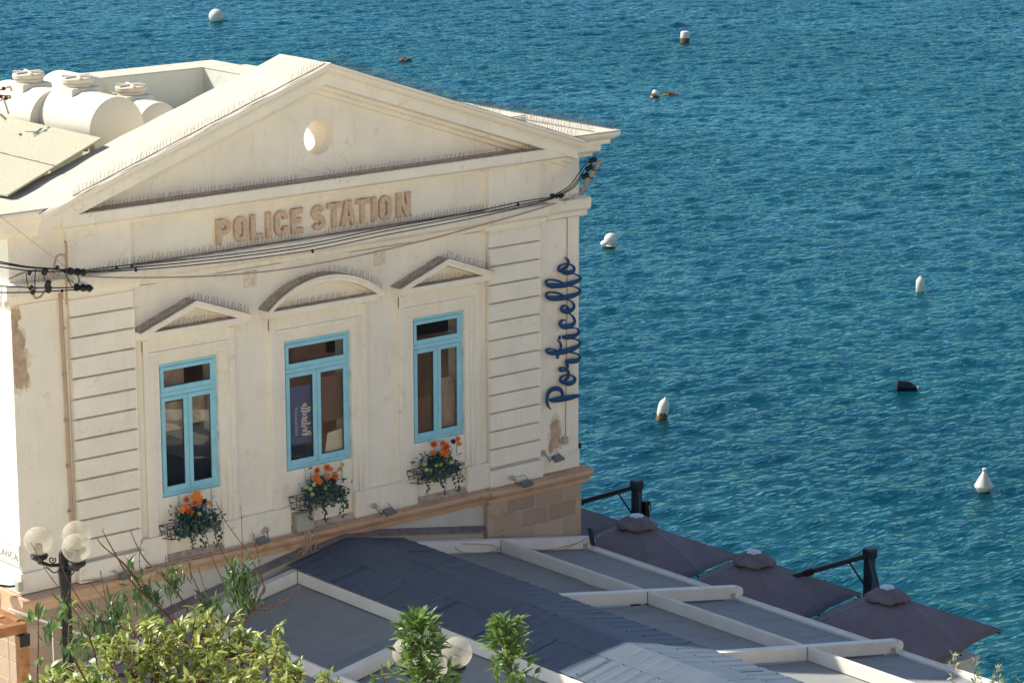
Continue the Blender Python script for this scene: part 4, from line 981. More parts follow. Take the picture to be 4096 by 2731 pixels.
# ------------------------------------------------------------------ pergola with metal roof and awnings
PG = thing('terrace_pergola', (.4, -5.5, -4.9), 'white beamed terrace pergola with grey awnings and a dark corrugated ridge roof', 'pergola')
XR, ZR = .40, -1.30
def bz(x):                       # top of the cross beams
    return -1.50-.172*(abs(x-XR)-1.10)
ROWS = [-.33, -3.94, -7.44, -10.95]
for y in ROWS:
    for s_ in (-1, 1):
        q = MB(); xa = XR+s_*.9; xb = XR+s_*5.02
        q.bar((xa, y, bz(xa)-.10), (xb, y, bz(xb)-.10), .15, .20)
        o = q.build('cross_beam', M['white'], PG, bevel=.008)
        q = MB(); q.lathe([(.02, -.079), (.095, -.078), (.10, -.070), (.10, .070), (.095, .078), (.02, .079)], (xb+s_*.0, y, bz(xb)-.10), (0, 1, 0), 18); q.build('beam_end', M['white'], o, bevel=.01)
        q = MB(); xc = xb-s_*.03; q.bar((xc-s_*.006, y, bz(xc)-.10), (xc+s_*.006, y, bz(xc)-.10), .154, .204); q.build('rust_joint', M['rust'], o)
        q = MB(); xd = xb-s_*.14; q.box(xd-.05, xd+.05, y-.085, y-.0755, bz(xd)-.25, bz(xd)-.10); q.build('end_plate', M['box'], o, bevel=.004)
for (ya, yb) in zip(ROWS, ROWS[1:]):
    for s_ in (-1, 1):
        for xo, w_, h_ in ((3.03, .055, .20), (1.14, .05, .20)):
            q = MB(); x = XR+s_*xo; z = bz(x)-.10-.004; q.bar((x, ya-.076, z), (x, yb+.076, z), w_, h_)
            o = q.build('long_beam', M['white'], PG, bevel=.005)
            if xo > 2:
                q = MB()
                for dxx in (-.016, .016): q.bar((x+dxx, ya-.08, z+h_/2+.006), (x+dxx, yb+.08, z+h_/2+.006), .008, .012)
                q.build('guide_rail', M['white'], o)
            q = MB(); q.bar((x, ya-.077, z), (x, ya-.085, z), w_+.012, h_+.01); q.build('rust_bracket', M['rust'], o)
        # gutter along the outer edge
        q = MB(); x = XR+s_*5.0; z = bz(x)-.20
        q.bar((x, ya-.07, z), (x, yb+.07, z), .11, .055); q.bar((x+s_*.045, ya-.07, z+.035), (x+s_*.045, yb+.07, z+.035), .02, .03)
        q.build('gutter', M['white'], PG, bevel=.006)
        # fabric panels, slightly sagging and wrinkled
        for xa, xb in ((1.12, 3.028), (3.032, 4.97)):
            q = MB(); nx, ny = 8, 26
            base = len(q.v)
            for i in range(nx+1):
                for j in range(ny+1):
                    u = i/nx; v = j/ny; x = XR+s_*(xa+(xb-xa)*u); y = ya-.078+(yb-ya+.156)*v
                    q.v.append((x, y, bz(x)-.215-.02*math.sin(pi*u)-.012*math.sin(pi*v)+.0025*math.sin(u*19+v*3)))
            for i in range(nx):
                for j in range(ny):
                    a = base+i*(ny+1)+j; q.f.append((a, a+ny+1, a+ny+2, a+1)); q.mi.append(0)
            pn = q.build('awning_panel', M['awning'], PG, smooth=True)
            q = MB(); 
            for fr_ in (.33, .67):
                u = fr_; x = XR+s_*(xa+(xb-xa)*u); z = bz(x)-.215-.02*math.sin(pi*u)+.002
                q.sweep([[(x-.012, y, z-.012*math.sin(pi*v)), (x+.012, y, z-.012*math.sin(pi*v)), (x+.012, y, z-.012*math.sin(pi*v)-.004), (x-.012, y, z-.012*math.sin(pi*v)-.004)] for v, y in [(j/12, ya-.08+(yb-ya+.16)*j/12) for j in range(13)]])
            q.build('seam', M['awning'], pn)
# corrugated sheets either side, ridge cap on top
def corr(s_):
    n = 620; ya, yb = -.12, -11.1; base = []
    q = MB(); xs_ = [.06, .45, .8, 1.16]
    for i in range(n+1):
        y = ya+(yb-ya)*i/n; ph = (y % .25)/.25
        h = .009*(1 if ph < .30 else (1-(ph-.30)/.1 if ph < .40 else (0 if ph < .90 else (ph-.90)/.1)))
        edge = .014*noise.noise(Vector((y*6, s_, 0)))
        for k, xo in enumerate(xs_):
            x = XR+s_*(xo+(edge if k == 3 else 0)); q.v.append((x, y, -1.475-.19*(xo-1.1)+h+.004*math.sin(y*2.3+k)))
    m_ = len(xs_)
    for i in range(n):
        for k in range(m_-1):
            a = i*m_+k; q.f.append((a, a+1, a+m_+1, a+m_) if s_ < 0 else (a, a+m_, a+m_+1, a+1)); q.mi.append(0)
    q.cur = 1
    for i in range(30):
        y = -.5-.36*i
        for xo in (1.08, .52): q.ball((XR+s_*xo, y, -1.475-.19*(xo-1.1)+.018), .011, 6)
    if s_ < 0:
        for k in range(9):
            y = -1.3-1.15*k; q.bar((XR+s_*.5, y, -1.475+.114+.011), (XR+s_*1.14, y, -1.475-.0076+.011), .010, .006)
    else:
        for y in (-1.1, -5.2, -8.6): q.bar((XR+.5, y, -1.475+.114+.012), (XR+1.0, y, -1.475+.019+.012), .010, .006)
    q.build('roof_sheet', [M['sheet'], M['groove']], PG, smooth=R(50))
for s_ in (-1, 1): corr(s_)
for k in range(5):
    ya = -.10-2.2*k; yb = ya-2.24; q = MB(); dz = .0035*(k % 2)
    for s_ in (-1, 1):
        w_ = .50
        q.add([(XR, ya, ZR+.035+dz), (XR+s_*w_, ya, ZR-.052+dz), (XR+s_*w_, yb, ZR-.052+dz), (XR, yb, ZR+.035+dz), (XR, ya, ZR+.029+dz), (XR+s_*w_, ya, ZR-.066+dz), (XR+s_*w_, yb, ZR-.066+dz), (XR, yb, ZR+.029+dz)],
              [(0, 1, 2, 3), (7, 6, 5, 4), (1, 5, 6, 2), (3, 2, 6, 7), (0, 4, 5, 1)])
    q.build('ridge_cap', M['sheet'], PG)
# rubber flashing against the wall
q = MB()
for s_ in (-1, 1):
    q.sweep([[(x, -.008, z+.10), (x, -.08, z+.03), (x, -.10, z+.0), (x, -.008, z)] for x, z in [(XR, ZR+.04), (XR+s_*1.15, -1.45), (XR+s_*(5.1 if s_ > 0 else 4.9), bz(XR+5.0)+.06)]])
q.build('flashing', simple('grey_flashing', (.16, .14, .14), .8, var=.3, scale=8), PG)
for x in (XR-4.9, XR+4.9):
    for y in ROWS[1:]:
        q = MB(); q.box(x-.07, x+.07, y-.07, y+.07, -4.9, bz(x)-.21); q.build('post', M['white'], PG, bevel=.01)
q = MB()                                     # thin cables lying on the wall beam
for P in ([(1045, 1256), (1060, 1266), (1100, 1272), (1150, 1260)], [(1160, 1250), (1220, 1272), (1290, 1262), (1340, 1240)], [(1165, 1252), (1250, 1262), (1320, 1248), (1345, 1236)], [(1150, 1258), (1120, 1250), (1060, 1248)]):
    q.tube(smooth3([at(x, y, 1, -.42) for x, y in P], 6), .006, 5)
q.build('beam_cable', M['beige_cable'], PG, smooth=True)
q = MB(); p = at(1358, 1233, 1, -.45); q.bar(p+Vector((-.03, 0, .17)), p+Vector((.05, 0, -.16)), .05, .10, (0, 1, 0)); q.build('aerial', simple('green_black_plastic', (.02, .04, .045), .5), PG, bevel=.02)

# ------------------------------------------------------------------ cantilever umbrellas
def umbrella(ax, ay, az, rho, label, rot=R(-31), h=.74, posts=None):
    t_ = thing('cantilever_umbrella', (ax, ay, -4.9), label, 'umbrella', 'plum grey umbrellas beside the pergola')
    q = MB(); n = 8; rings = []
    def rad(k):                       # corner every second rib
        return rho if k % 2 == 0 else rho/math.sqrt(2)*1.0
    segs = 48; K = 9
    Lc, Lm = rho, rho/math.sqrt(2)
    for j in range(K+1):
        f = max(j/K, .002); ring = []
        for i in range(segs):
            k = i//6; g = (i % 6)/6; a0_ = 2*pi*k/8; a1_ = 2*pi*(k+1)/8
            def tip(k_): 
                L_ = Lc if k_ % 2 == 0 else Lm*.985
                zz = -h*(f**1.0) if k_ % 2 == 0 else -h*(.985*f**1.42)-.0
                return Vector((math.cos(2*pi*k_/8+rot)*L_*f, math.sin(2*pi*k_/8+rot)*L_*f, zz))
            p = tip(k).lerp(tip(k+1), g); sag = 4*g*(1-g)
            p.z -= .022*sag*f*(1-f*.2); rr = 1-.065*sag*f*f
            ring.append((ax+p.x*rr, ay+p.y*rr, az-.04+p.z))
        rings.append(ring)
    q.sweep(rings, cap=False)
    for i in range(0, segs, 6): q.tube([Vector(r_[i])+Vector((0, 0, .004)) for r_ in rings[1:]], .010, 5)      # stitched seams over the ribs
    cn = q.build('canopy', M['umbrella'], t_, smooth=R(4))
    sd = cn.modifiers.new('thickness', 'SOLIDIFY'); sd.thickness = .006
    q = MB(); rings = []                                                # gathered vent flap on top
    for f, z in ((.09, .04), (.14, .045), (.21, .0), (.29, -.06), (.37, -.12)):
        rings.append([(ax+math.cos(2*pi*i/48)*f*(1+.05*math.sin(i*.785+1)*(f/.5)+.03*math.sin(i*1.9)), ay+math.sin(2*pi*i/48)*f*(1+.05*math.sin(i*.785+1)*(f/.5)+.03*math.sin(i*1.9)), az+z+(.022*math.sin(i*.785)+.012*math.sin(i*2.1+f*4))*(f/.4)+.02) for i in range(48)])
    q.sweep(rings, cap=False); vf = q.build('vent_flap', M['umb_dark'], t_, smooth=True)
    sd = vf.modifiers.new('thickness', 'SOLIDIFY'); sd.thickness = .008
    q = MB(); q.lathe([(.12, 0), (.13, .02), (.11, .04), (.02, .05)], (ax, ay, az+.05), n=20); q.build('top_cap', M['cap'], t_, smooth=R(40))
    for k in range(8):
        a = rot+2*pi*k/8; L = rho*.985 if k % 2 == 0 else rho/math.sqrt(2)*.985
        q = MB(); q.bar((ax, ay, az-.10), (ax+math.cos(a)*L, ay+math.sin(a)*L, az-.09-h), .018, .03); q.build('rib', M['navy_metal'], t_)
    q = MB(); q.lathe([(.05, 0), (.06, .2), (.03, .65)], (ax, ay, az-.78), n=12); q.build('hub', M['navy_metal'], t_)
    return t_
umbrella(7.28, 3.50, -2.50, 1.93, 'plum grey umbrella mostly hidden behind the stone corner of the building')
umbrella(7.437, .658, -2.49, 1.93, 'plum grey umbrella in front of the tall mast, next to the stone corner')
umbrella(7.499, -2.257, -2.49, 1.93, 'middle plum grey umbrella with a bare sea gap on either side')
umbrella(7.769, -5.092, -2.48, 2.0, 'plum grey umbrella whose right tip reaches farthest over the sea')
def mast(x, y, z, targets, label, crank):
    t_ = thing('umbrella_mast', (x, y, -4.9), label, 'umbrella mast', 'masts that carry the umbrellas')
    q = MB(); q.box(x-.075, x+.075, y-.075, y+.075, -4.9, z-.12); q.build('pole', M['navy_metal'], t_, bevel=.015)
    q = MB(); q.box(x-.03, x+.03, y-.090, y-.076, -4.8, z-.2); q.build('track', simple('track_grey', (.06, .08, .11), .5), t_)
    q = MB(); q.box(x-.10, x+.10, y-.10, y+.10, z-.16, z+.02); q.build('mast_head', M['navy_metal'], t_, bevel=.03)
    for (hx, hy, hz) in targets:
        q = MB(); a = Vector((x, y, z-.10)); b_ = Vector((hx, hy, hz)); q.bar(a, b_, .075, .085); q.build('arm', M['navy_metal'], t_, bevel=.01)
        d = (b_-a).normalized()
        q = MB(); p = a+d*(b_-a).length*.52; q.bar(p-d*.08, p+d*.10, .13, .13); q.build('clamp', M['black'], t_, bevel=.03)
        q = MB(); q.tube([a+d*.35-Vector((0, 0, .05)), Vector((x, y, z-.75))], .018, 6); q.build('strut', M['navy_metal'], t_)
    if crank:
        q = MB(); q.box(x+.08, x+.22, y-.16, y-.04, z-.72, z-.38); q.build('crank_box', M['black'], t_, bevel=.02)
        q = MB(); q.tube([(x+.15, y-.18, z-.45), (x+.15, y-.22, z-.65), (x+.08, y-.20, z-.8)], .01, 6); q.build('crank_handle', M['box'], t_)
mast(8.62, 1.95, -2.27, [(7.28, 3.50, -3.05)], 'dark mast with a crank box rising behind the umbrella by the stone corner', True)
mast(8.92, -3.62, -2.33, [(7.499, -2.257, -3.05), (7.769, -5.092, -3.05)], 'dark mast with two arms rising between the middle and the outermost umbrella', False)

# planter with a dark shrub at the terrace edge
pt_ = thing('planter_box', (9.0, -6.15, -4.9), 'pale planter cabinet with a dark open side below the outermost umbrella tip', 'planter')
c_ = at(2175, 1500, 2, -3.6); cx_, cy_ = c_.x, c_.y
pt_.location = (cx_, cy_, -4.9); ORG[pt_.name] = Vector((cx_, cy_, -4.9))
q = MB(); q.box(cx_-.30, cx_+.30, cy_-.35, cy_+.35, -4.9, -3.68); q.box(cx_-.36, cx_+.36, cy_-.41, cy_+.41, -3.678, -3.60); q.build('planter_body', M['white'], pt_, bevel=.01)
q = MB(); q.box(cx_-.95, cx_-.31, cy_-.3, cy_+.3, -4.9, -3.75); q.build('cabinet', M['roomdark'], pt_, bevel=.01)
q = MB(); q.box(cx_-.40, cx_-.306, cy_-.36, cy_-.30, -4.9, -3.72); q.build('cabinet_post', M['townstone'], pt_)
sh = thing('dark_shrub', (cx_-.45, cy_+.1, -3.75), 'dark dense shrub standing on the cabinet beside the pale planter top', 'shrub')
q = MB()
for k in range(900):
    d = rv().normalized(); p = Vector((cx_-.48, cy_+.12, -3.42))+Vector((d.x*.42, d.y*.35, d.z*.30))*random.uniform(.6, 1.05)
    leaf_blade(q, p, d+rv(.4), Vector((0, 0, 1))+rv(.4), .06, .025)
q.build('leaves', M['shrub'], sh)
q = MB(); q.tube([(cx_-.45, cy_+.1, -3.76), (cx_-.47, cy_+.11, -3.4)], .03, 6); q.build('stem', M['bark'], sh)

# ------------------------------------------------------------------ globe street lamps
def street_lamp(x, y, zg, gnd, angs, label, r_=.197):
    t_ = thing('street_lamp', (x, y, gnd), label, 'street lamp', 'three globe street lamps')
    q = MB(); prof = [(.17, 0), (.17, .12), (.12, .18), (.10, .5), (.075, .6), (.065, .62)]; H = zg-gnd
    q.lathe(prof+[(.062, H-.95), (.085, H-.93), (.09, H-.88), (.065, H-.85), (.075, H-.7), (.09, H-.45), (.10, H-.40), (.075, H-.36), (.075, H-.18), (.06, H-.13), (.02, H-.10)], (x, y, gnd), n=20)
    for k in range(10):
        a = 2*pi*k/10; q.tube([(x+.066*math.cos(a), y+.066*math.sin(a), gnd+.65), (x+.062*math.cos(a), y+.062*math.sin(a), zg-1.0)], .012, 5)
    q.build('post', M['black'], t_, smooth=R(40))
    for a in angs:
        dv = rt.normalized(); dvh = Vector((rt.x, rt.y, 0)).normalized(); fh = Vector((fw.x, fw.y, 0)).normalized()
        d = dvh*math.cos(R(a))+fh*math.sin(R(a)); c = Vector((x, y, 0))+d*.35
        q = MB(); q.tube([Vector((x, y, zg-.33))+d*.05, Vector((x, y, zg-.34))+d*.2, Vector((c.x, c.y, zg-.30))], [.028, .022, .03], 8)
        sc_ = []
        for i in range(22):
            an = i*.42; rr = .055*(1-i/26); sc_.append(Vector((x, y, zg-.26))+d*(.17+rr*math.cos(an+2.5))+Vector((0, 0, rr*math.sin(an+2.5))))
        q.tube(sc_, .009, 5)
        q.tube([Vector((x, y, zg-.42))+d*.06, Vector((x, y, zg-.44))+d*.16, Vector((x, y, zg-.36))+d*.26], .01, 5)
        q.lathe([(.02, -.10), (.035, -.07), (.06, -.05), (.11, -.02), (.125, .02), (.11, .04), (.06, .045)], (c.x, c.y, zg-.225), n=18)
        ar = q.build('arm', M['black'], t_, smooth=R(40))
        q = MB(); q.ball((c.x, c.y, zg), r_, 32); q.build('globe', M['globe'], t_, smooth=True)
        q = MB(); q.lathe([(.055, -.19), (.05, -.06), (.035, -.04), (.03, -.10)], (c.x, c.y, zg), n=12); q.build('lamp_socket', M['flood'], t_)
street_lamp(-6.74, -3.36, .84, -3.0, (172, -52, 68), 'black street lamp with three clear globes before the left stone corner')
p2 = far(992, 1512, 36.6)
street_lamp(p2.x, p2.y, p2.z+.03, ground_z(p2.x, p2.y), (152, -88, 28), 'street lamp whose globes are half hidden by a citrus shoot near the bottom')

# wooden frame at the lower left
wf = thing('wooden_frame', (-8.35, -4.6, -3.0), 'orange timber post and beam frame with black corner brackets at the lower left', 'timber frame')
P0 = far(50, 1452, 38.2)
q = MB(); q.box(P0.x-.065, P0.x+.065, P0.y-.065, P0.y+.065, -3.0, P0.z-.02); q.build('post', M['wood'], wf, bevel=.006)
q = MB(); q.bar(P0+Vector((.05, .0, .07)), P0+Vector((-1.6, .1, .07)), .12, .13); q.build('beam', M['wood'], wf, bevel=.006)
q = MB(); q.bar(P0+Vector((.05, .10, .08)), P0+Vector((-.1, 3.0, .08)), .12, .13); q.build('beam', M['wood'], wf, bevel=.006)
q = MB(); q.box(P0.x-.075, P0.x+.075, P0.y-.075, P0.y-.066, P0.z-.17, P0.z-.03); q.box(P0.x-.08, P0.x+.08, P0.y-.08, P0.y+.08, P0.z-.03, P0.z-.012); q.build('corner_bracket', M['black'], wf)
q = MB(); q.box(P0.x-1.7, P0.x-.12, P0.y+.2, P0.y+1.6, P0.z+.17, P0.z+.20); q.build('table_top', simple('worn_orange_board', (.45, .24, .09), .6, var=.2, scale=3, dirt=(.62, .48, .32), dscale=3), wf)
hr = thing('handrail', (-6.4, -2.4, -3.0), 'thin pale metal handrail slanting behind the foliage by the stone base', 'handrail')
q = MB(); q.tube([far(20, 1398, 40), far(120, 1432, 40.2), far(250, 1478, 40.5)], .018, 6); q.tube([far(120, 1432, 40.2), far(120, 1432, 40.2)+Vector((0, 0, -1.6))], .008, 6); q.tube([far(250, 1478, 40.5), far(250, 1478, 40.5)+Vector((0, 0, -1.2))], .008, 6)
q.build('rail', M['white'], hr, smooth=True)
# pale stone block catching sun below the foliage
lw = thing('low_wall', (-6.2, -5.6, -3.0), 'low pale stone wall top in sun behind the bushy tree', 'wall')
q = MB(); q.box(-7.2, -5.7, -6.0, -5.0, -3.0, -1.9); q.build('wall_block', M['townstone'], lw, bevel=.02)

# ------------------------------------------------------------------ trees and plants
def branch(q, a, b_, r0, r1, wig=.05, n=6):
    a = Vector(a); b_ = Vector(b_); P = [a+(b_-a)*i/n+rv(wig*(0 if i in (0, n) else 1)) for i in range(n+1)]
    q.tube(P, [r0+(r1-r0)*i/n for i in range(n+1)], 6); return P
# 1: bushy citrus in front
def px_leaves(q, polys, N, dist, spread, L, W, droop=.3):
    """leaf clusters along twigs ends"""
    pass
random.seed(5)
gc = far(430, 1560, 29.5)
ct = thing('citrus_tree', (gc.x, gc.y, ground_z(gc.x, gc.y)), 'bushy citrus tree with pale sunlit yellow green leaves across the lower left', 'tree')
q = MB(); base = Vector((gc.x, gc.y, ground_z(gc.x, gc.y)))
top = gc+Vector((0, 0, -.6))
branch(q, base, top, .11, .08, .03)
lf = MB()
lobes = [(430, 1500, 29.5, .62), (340, 1480, 29.2, .50), (560, 1500, 29.4, .50), (270, 1530, 28.8, .45), (500, 1468, 29.8, .38), (620, 1560, 29.0, .50), (430, 1580, 28.9, .6), (700, 1560, 28.7, .34), (200, 1570, 28.9, .42), (380, 1450, 29.8, .32), (130, 1560, 29.6, .30), (330, 1600, 28.9, .6), (560, 1620, 28.8, .6), (760, 1580, 28.6, .22), (480, 1425, 30, .16)]
for (x, y, d_, r_) in lobes:
    c = far(x, y+20, d_); branch(q, top, c, .05, .02, .08)
    nt = int(15*r_/.4*(r_/.4))
    for k in range(nt):
        dr = rv().normalized(); dr.z = abs(dr.z)*.9-.15; tip = c+dr*r_*random.uniform(.6, 1.28)
        s0 = c+(tip-c)*.35; branch(q, s0, tip, .008, .003, .01, 3)
        tw = (tip-c).normalized()
        for j in range(random.randint(7, 12)):
            f = random.uniform(.45, 1.03); p = s0+(tip-s0)*f
            a = rv().normalized(); d = (tw*.5+a).normalized()
            leaf_blade(lf, p, d, Vector((-.2, .2, 1))+rv(.45), random.uniform(.06, .15), random.uniform(.032, .072), random.uniform(.1, .6), random.uniform(.1, .6))
q.build('trunk', M['bark'], ct, smooth=True)
lf.build('crown', M['citrus'], ct)

# 2: half bare tree with drooping dark leaves behind it
gb = far(430, 1460, 33.2)
bt = thing('bare_branched_tree', (gb.x, gb.y, ground_z(gb.x, gb.y)), 'half bare tree with thin upright brown twigs and drooping dark leaves behind the citrus', 'tree')
q = MB(); base = Vector((gb.x, gb.y, ground_z(gb.x, gb.y))); hub = far(450, 1520, 33.2)
branch(q, base, hub, .10, .07, .03)
lf = MB()
def droop_cluster(c, r_, n, lng=.13):
    for k in range(n):
        p = c+rv(r_*.42); d = Vector((random.gauss(0, .35), random.gauss(0, .35), -1))
        if k % 4 == 0: d = Vector((random.gauss(0, .6), random.gauss(0, .6), .7))
        leaf_blade(lf, p, d, Vector((-.5, -.6, .4))+rv(.4), random.uniform(.6, 1.1)*lng, random.uniform(.026, .038), .3, .4)
limbs = [((680, 1400), (570, 1440), .03), ((600, 1350), (560, 1450), .03), ((500, 1400), (520, 1360), .02), ((330, 1390), (215, 1290), .022), ((400, 1420), (290, 1300), .022), ((650, 1420), (566, 1405), .02), ((300, 1430), (240, 1360), .02)]
D_ = 33.2
for pts, r_ in (([(450, 1520), (400, 1430), (340, 1370), (290, 1300), (238, 1255), (222, 1235)], .030), ([(450, 1520), (390, 1420), (310, 1345), (275, 1290), (235, 1218)], .026), ([(450, 1520), (430, 1400), (380, 1330), (330, 1280), (300, 1220)], .022),
                ([(450, 1520), (520, 1470), (560, 1430), (590, 1385), (607, 1345)], .036), ([(450, 1520), (530, 1460), (570, 1410), (600, 1330)], .030), ([(590, 1395), (640, 1385), (680, 1362)], .018), ([(640, 1385), (620, 1400), (590, 1400)], .016),
                ([(607, 1345), (570, 1270), (520, 1200), (495, 1150)], .010), ([(590, 1390), (530, 1300), (500, 1245), (485, 1190)], .010), ([(560, 1420), (510, 1330), (485, 1270), (470, 1215)], .010), ([(450, 1520), (470, 1400), (440, 1320), (430, 1270)], .016),
                ([(560, 1380), (556, 1300), (556, 1230), (553, 1160)], .007), ([(607, 1350), (595, 1290), (580, 1220)], .007), ([(440, 1330), (436, 1300), (438, 1268)], .012), ([(500, 1430), (470, 1350), (455, 1300)], .010),
                ([(450, 1520), (300, 1450), (210, 1410), (150, 1320), (138, 1275)], .014), ([(250, 1430), (240, 1360), (230, 1310)], .010), ([(280, 1440), (260, 1400), (200, 1330)], .012), ([(190, 1400), (120, 1330), (70, 1245)], .008),
                ([(400, 1430), (385, 1330), (380, 1275)], .010), ([(350, 1380), (320, 1330), (250, 1310)], .008), ([(330, 1360), (320, 1290), (325, 1240)], .006), ([(607, 1345), (625, 1310), (650, 1250)], .0), ([(668, 1365), (690, 1345), (684, 1360)], .005)):
    if r_ <= 0: continue
    P = [far(x, y, D_+random.uniform(-.15, .15)) for x, y in pts]; P = smooth3(P, 4)
    q.tube(P, [max(.004, .72*r_*(1-.72*i/(len(P)-1))) for i in range(len(P))], 6)
    if r_ < .03:
        for i in range(4, len(P), 3):
            for s_ in (-1, 1): q.tube([P[i], P[i]+rv(.02)+Vector((0, 0, .02))], [.004, .002], 4)
for x, y, r_, n in ((542, 1338, .20, 120), (556, 1372, .22, 130), (530, 1305, .10, 40), (566, 1318, .10, 40), (405, 1322, .13, 60), (392, 1340, .10, 40), (484, 1385, .13, 70), (470, 1405, .12, 60), (322, 1345, .14, 70), (275, 1392, .20, 100), (250, 1425, .22, 110), (215, 1440, .16, 60), (150, 1390, .12, 40), (300, 1292, .06, 16), (110, 1440, .12, 40), (345, 1385, .16, 70), (180, 1470, .2, 90)):
    droop_cluster(far(x, y, D_), r_, int(n*.62), .17)
q.build('trunk', M['bark'], bt, smooth=True)
lf.build('crown', M['peach'], bt)

# 3, 4 ...: upright leafy shoots, and a few on the left
def shoot(path, dist, n, L, W, mat, label, name='citrus_shoot', cat='young tree', spread=.9, stem=.012, topd=0, group=None, wood='bark'):
    P = [far(x, y, dist) for x, y in path]
    g = ground_z(P[0].x, P[0].y); root = Vector((P[0].x, P[0].y, g))
    t_ = thing(name, root, label, cat, group)
    q = MB(); PP = smooth3(P, 6); q.tube([root]+PP, [stem*2.2]+[stem*(1-.7*i/(len(PP)-1)) for i in range(len(PP))], 6)
    lf = MB(); side = []
    for k in range(n):
        f = random.random()**.85; p = PP[min(len(PP)-1, int(f*(len(PP)-1)))]
        w = spread*(1-.55*f)
        a = random.uniform(0, 6.28); out = Vector((math.cos(a), math.sin(a), 0))
        tw = p+out*random.uniform(.02, .35)*w+Vector((0, 0, random.uniform(0, .16)*w))
        if k % 6 == 0: q.tube([p, tw], [.005, .003], 4)
        for j in range(3):
            leaf_blade(lf, tw, (out*random.uniform(.3, 1)+Vector((0, 0, random.uniform(-.1, 1.1)))+rv(.3)), Vector((0, 0, 1))-out*.4+rv(.3), L*random.uniform(.65, 1.15), W*random.uniform(.7, 1.15), random.uniform(.05, .35), random.uniform(.2, .6))
    q.build('stem', M[wood], t_, smooth=True); lf.build('leaves', mat, t_); return t_
shoot([(985, 1650), (975, 1575), (967, 1510), (958, 1462), (962, 1428)], 27.5, 210, .135, .052, M['deepcitrus'], 'leafy citrus shoot standing in front of the globes of the nearer lamp', spread=1.0, group='young citrus shoots rising at the bottom')
shoot([(1172, 1650), (1176, 1570), (1172, 1512), (1162, 1464), (1165, 1430)], 27.5, 170, .12, .046, M['deepcitrus'], 'slender leafy citrus shoot right of the hidden globes', spread=.78, group='young citrus shoots rising at the bottom')
shoot([(880, 1650), (880, 1590), (884, 1550), (876, 1525)], 28.0, 8, .10, .032, M['deepcitrus'], 'tiny citrus shoot left of the globes at the lower edge', spread=.4, group='young citrus shoots rising at the bottom')
shoot([(230, 1620), (165, 1500), (158, 1430), (150, 1400)], 28.2, 10, .15, .06, M['deepcitrus'], 'tall thin sapling with few large leaves right of the timber post', name='sapling', spread=.5, group='thin saplings at the lower left')
shoot([(95, 1650), (86, 1560), (88, 1480), (88, 1400), (95, 1382)], 28.0, 6, .17, .075, M['deepcitrus'], 'thin sapling with broad leaves crossing the timber post', name='sapling', spread=.55, group='thin saplings at the lower left')
shoot([(215, 1640), (225, 1540), (200, 1450), (160, 1385)], 28.9, 7, .12, .05, M['citrus'], 'arching sapling with pale curled leaves in front of the lamp post', name='sapling', spread=.3, group='thin saplings at the lower left')
for i, (x, y0, y1, d_, lab) in enumerate(((2192, 1640, 1500, 42.0, 'grey green sprig nearest the pale planter'), (2238, 1640, 1518, 42.3, 'second grey green sprig, right of the tall one by the planter'), (2292, 1650, 1532, 42.6, 'third grey green sprig towards the lower right corner'), (2345, 1650, 1562, 42.8, 'short grey green sprig at the very lower right corner'))):
    shoot([(x+6, y0), (x+3, (y0+y1)/2), (x-3, y1)], d_, 36, .10, .030, M['sage'], lab, name='grey_sprig', cat='plant', spread=.28, stem=.008, group='grey green sprigs at the lower right', wood='palebark')

# ------------------------------------------------------------------ buoys and floats
def float_thing(x, y, name, label, cat, fn, group=None):
    p = at(x, y, 2, SEA); t_ = thing(name, p, label, cat, group); fn(p, t_); return t_
def weed(p, r_, h, t_, ax=(0, 0, 1)):
    q = MB(); q.lathe([(r_*.9, -.2), (r_*1.03, -.05), (r_*1.05, h*.6), (r_*1.01, h)], p, ax, 16)
    for i, v in enumerate(q.v):
        q.v[i] = tuple(Vector(v)+rv(.012))
    q.build('algae_band', M['weed'], t_)
def sphere_buoy(p, t_):
    q = MB(); q.ball(p+Vector((0, 0, .28)), .44, 32); q.build('float_body', M['buoy'], t_, smooth=True)
    q = MB(); q.lathe([(.20, -.16), (.30, -.08), (.36, .02)], p, n=20); q.build('dark_band', M['weed'], t_)
float_thing(497, 49, 'mooring_buoy', 'large round buoy half in shade, farthest left on the water', 'buoy', sphere_buoy, 'buoys on the water')
def jug(tilt, r_, h):
    def fn(p, t_):
        ax = Vector(tilt).normalized(); q = MB()
        q.lathe([(r_, -.1), (r_, h*.35), (r_*1.02, h*.4), (r_*.98, h*.9), (r_*.8, h), (r_*.05, h*1.01)], p, ax, 14); q.build('float_body', M['buoy'], t_, bevel=.02, smooth=R(40)); weed(p, r_*1.02, h*.45, t_, ax)
    return fn
float_thing(1573, 98, 'drum_float', 'squarish white drum float stained brown, at the top centre of the water', 'float', jug((0, 0, 1), .25, .62), 'makeshift floats')
float_thing(1502, 223, 'jug_float', 'small tilted white jug float beside a brown clump', 'float', jug((.5, -.2, 1), .19, .32), 'makeshift floats')
def clump(s_):
    def fn(p, t_):
        q = MB(); q.ball(p+Vector((0, 0, -.02)), s_, 14, .55)
        q.v = [tuple(Vector(v)+Vector((1, -.8, 0))*((v[0]-p.x)*.5)+rv(s_*.12)) for v in q.v]; q.build('weedy_body', M['weed'], t_)
    return fn
float_thing(1540, 219, 'weedy_float', 'brown weed covered float right of the tilted jug', 'float', clump(.26), 'weed covered floats')
float_thing(930, 139, 'weedy_float', 'dark weed covered float above the gable ridge', 'float', clump(.24), 'weed covered floats')
